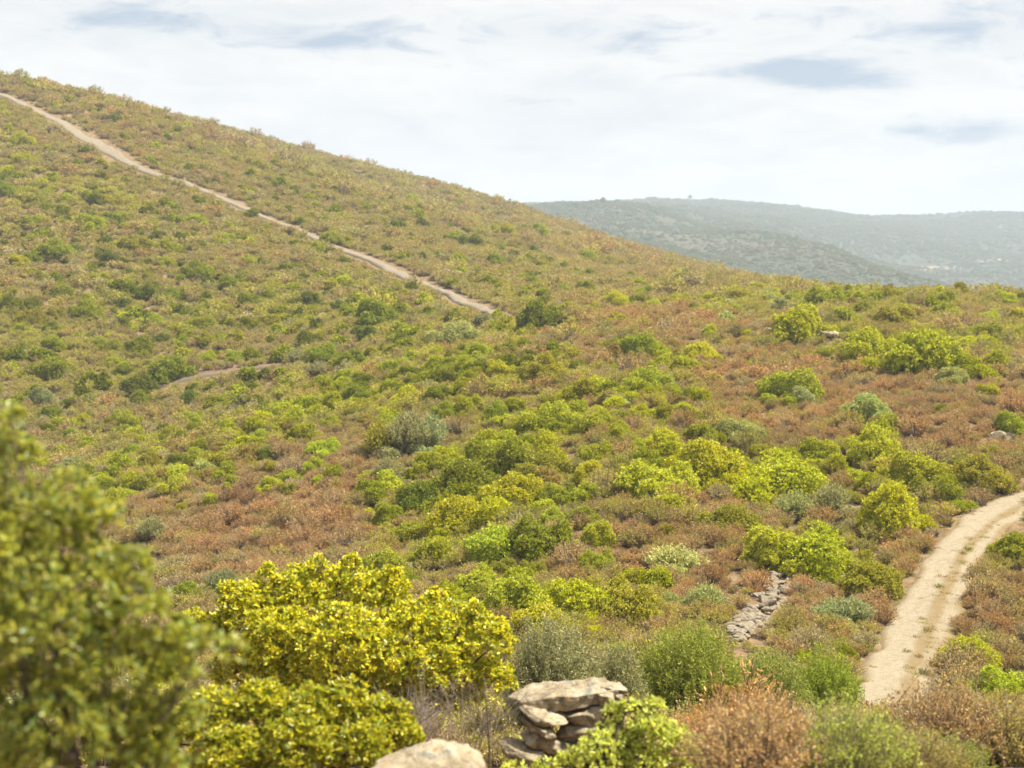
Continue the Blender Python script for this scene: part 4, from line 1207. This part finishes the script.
# ------------------------------------------------------------------ air
def build_haze():
    me = bpy.data.meshes.new('haze')
    x0, x1, y0, y1, z0, z1 = -4300, 4300, -80, 5300, -110, 185
    v = [(a, b, c) for a in (x0, x1) for b in (y0, y1) for c in (z0, z1)]
    me.from_pydata(v, [], [(0, 1, 3, 2), (4, 6, 7, 5), (0, 4, 5, 1), (2, 3, 7, 6), (0, 2, 6, 4), (1, 5, 7, 3)]); me.update()
    m, nt, N, L = new_mat('thin haze')
    out = N.new('ShaderNodeOutputMaterial'); p = N.new('ShaderNodeVolumePrincipled')
    p.inputs['Color'].default_value = (.66, .76, .90, 1); p.inputs['Density'].default_value = HAZE; p.inputs['Anisotropy'].default_value = 0.0
    L.new(p.outputs[0], out.inputs['Volume'])
    me.materials.append(m)
    o = add('haze', me); o['kind'] = 'stuff'
HAZE = .00027
build_haze()

# ------------------------------------------------------------------ sky, sun
SUN_EL, SUN_AZ = math.radians(58), math.radians(76)      # azimuth clockwise from the view direction (+Y)
def build_world():
    w = bpy.data.worlds.new('World'); scn.world = w; w.use_nodes = True
    nt = w.node_tree; N, L = nt.nodes, nt.links; N.clear()
    out = N.new('ShaderNodeOutputWorld'); bg = N.new('ShaderNodeBackground')
    sky = N.new('ShaderNodeTexSky'); sky.sky_type = 'NISHITA'; sky.sun_disc = False
    sky.sun_elevation = SUN_EL; sky.sun_rotation = SUN_AZ
    sky.air_density = 1.0; sky.dust_density = 1.5
    tc = N.new('ShaderNodeTexCoord')
    D = tc.outputs['Generated']
    mp = N.new('ShaderNodeMapping'); mp.inputs['Scale'].default_value = (1, 1, 3.6); L.new(D, mp.inputs['Vector'])
    n1 = noise_node(N, L, 3.6, 8, .58, mp.outputs[0], .4)
    n2 = noise_node(N, L, 15, 8, .62, mp.outputs[0], .6)
    # cloud cover: nearly closed thin cloud, a few blue grey openings
    def math2(op, a, b):
        q = N.new('ShaderNodeMath'); q.operation = op
        for i, v in enumerate((a, b)):
            if isinstance(v, (int, float)): q.inputs[i].default_value = v
            else: L.new(v, q.inputs[i])
        return q.outputs[0]
    sep = N.new('ShaderNodeSeparateXYZ'); L.new(D, sep.inputs[0])
    def patch(px, py, rx, ry):
        u, yy, zz = ray(px, py); ln = math.sqrt(u * u + yy * yy + zz * zz)
        dx = math2('DIVIDE', math2('SUBTRACT', sep.outputs['X'], float(u / ln)), rx / F)
        dz = math2('DIVIDE', math2('SUBTRACT', sep.outputs['Z'], float(zz / ln)), ry / F)
        r2 = math2('ADD', math2('MULTIPLY', dx, dx), math2('MULTIPLY', dz, dz))
        return math2('POWER', 2.718, math2('MULTIPLY', r2, -1.0))
    soft = [(310, 36, 110, 17, 1.15), (130, 20, 80, 18, .75), (785, 70, 75, 11, 1.7), (855, 82, 75, 12, 1.05), (560, 32, 110, 26, .95), (960, 132, 80, 16, 1.25), (525, 100, 50, 8, .75), (1000, 25, 130, 36, .9), (900, 185, 150, 10, .4), (30, 50, 60, 25, .4), (760, 25, 160, 36, .5), (690, 95, 60, 10, .4)]
    tot = None
    for px, py, rx, ry, k in soft:
        e = math2('MULTIPLY', patch(px, py, rx, ry), k); tot = e if tot is None else math2('ADD', tot, e)
    mixn = math2('ADD', math2('MULTIPLY', n1.outputs[0], .4), math2('MULTIPLY', n2.outputs[0], .6))
    shaped = math2('ADD', tot, math2('MULTIPLY', math2('SUBTRACT', mixn, .5), 5.5))
    r = N.new('ShaderNodeMapRange'); r.interpolation_type = 'SMOOTHSTEP'; r.inputs['From Min'].default_value = .45; r.inputs['From Max'].default_value = 1.5; r.inputs['To Max'].default_value = .92
    r.clamp = True
    L.new(shaped, r.inputs['Value'])
    gen = N.new('ShaderNodeMapRange'); gen.inputs['From Min'].default_value = .50; gen.inputs['From Max'].default_value = .68; gen.inputs['To Max'].default_value = .22
    L.new(n1.outputs[0], gen.inputs['Value'])
    fac = N.new('ShaderNodeMath'); fac.operation = 'MAXIMUM'; L.new(r.outputs[0], fac.inputs[0]); L.new(gen.outputs[0], fac.inputs[1])
    # cloud brightness
    cl = ramp(N, [(.3, (CLOUD * .84, CLOUD * .855, CLOUD * .87)), (.58, (CLOUD, CLOUD * .99, CLOUD * .96))]); L.new(n2.outputs[0], cl.inputs[0])
    blue = mixc(N, L, .92, sky.outputs[0], (CLOUD * .36, CLOUD * .45, CLOUD * .57))
    col = mixc(N, L, fac.outputs[0], cl.outputs[0], blue)
    L.new(col, bg.inputs['Color']); bg.inputs['Strength'].default_value = .1
    L.new(bg.outputs[0], out.inputs[0])
CLOUD = 2.78
build_world()
sl = bpy.data.lights.new('sun', 'SUN'); sl.energy = 3.9; sl.angle = math.radians(5.0); sl.color = (1.0, .93, .80)
so = bpy.data.objects.new('sun', sl); COL.objects.link(so)
dv = Vector((math.sin(SUN_AZ) * math.cos(SUN_EL), math.cos(SUN_AZ) * math.cos(SUN_EL), math.sin(SUN_EL)))
so.rotation_euler = (-dv).to_track_quat('-Z', 'Y').to_euler(); so.location = (40, 40, 90)

cam = bpy.data.cameras.new('camera'); cam.sensor_width = 36; cam.lens = 36 * F / 1024; cam.clip_start = .1; cam.clip_end = 20000
cam.dof.use_dof = True; cam.dof.focus_distance = 30; cam.dof.aperture_fstop = 1.6
co = bpy.data.objects.new('camera', cam); COL.objects.link(co)
co.rotation_euler = (math.pi / 2 - PITCH, 0, 0)
scn.camera = co

scn.view_settings.view_transform = 'Standard'; scn.view_settings.look = 'None'; scn.view_settings.gamma = 1; scn.view_settings.exposure = 1.8
scn.view_settings.use_curve_mapping = False
cy = scn.cycles
cy.max_bounces = 5; cy.diffuse_bounces = 3; cy.glossy_bounces = 2; cy.transmission_bounces = 3; cy.volume_bounces = 0; cy.transparent_max_bounces = 8
cy.use_denoising = True
cy.caustics_reflective = False; cy.caustics_refractive = False
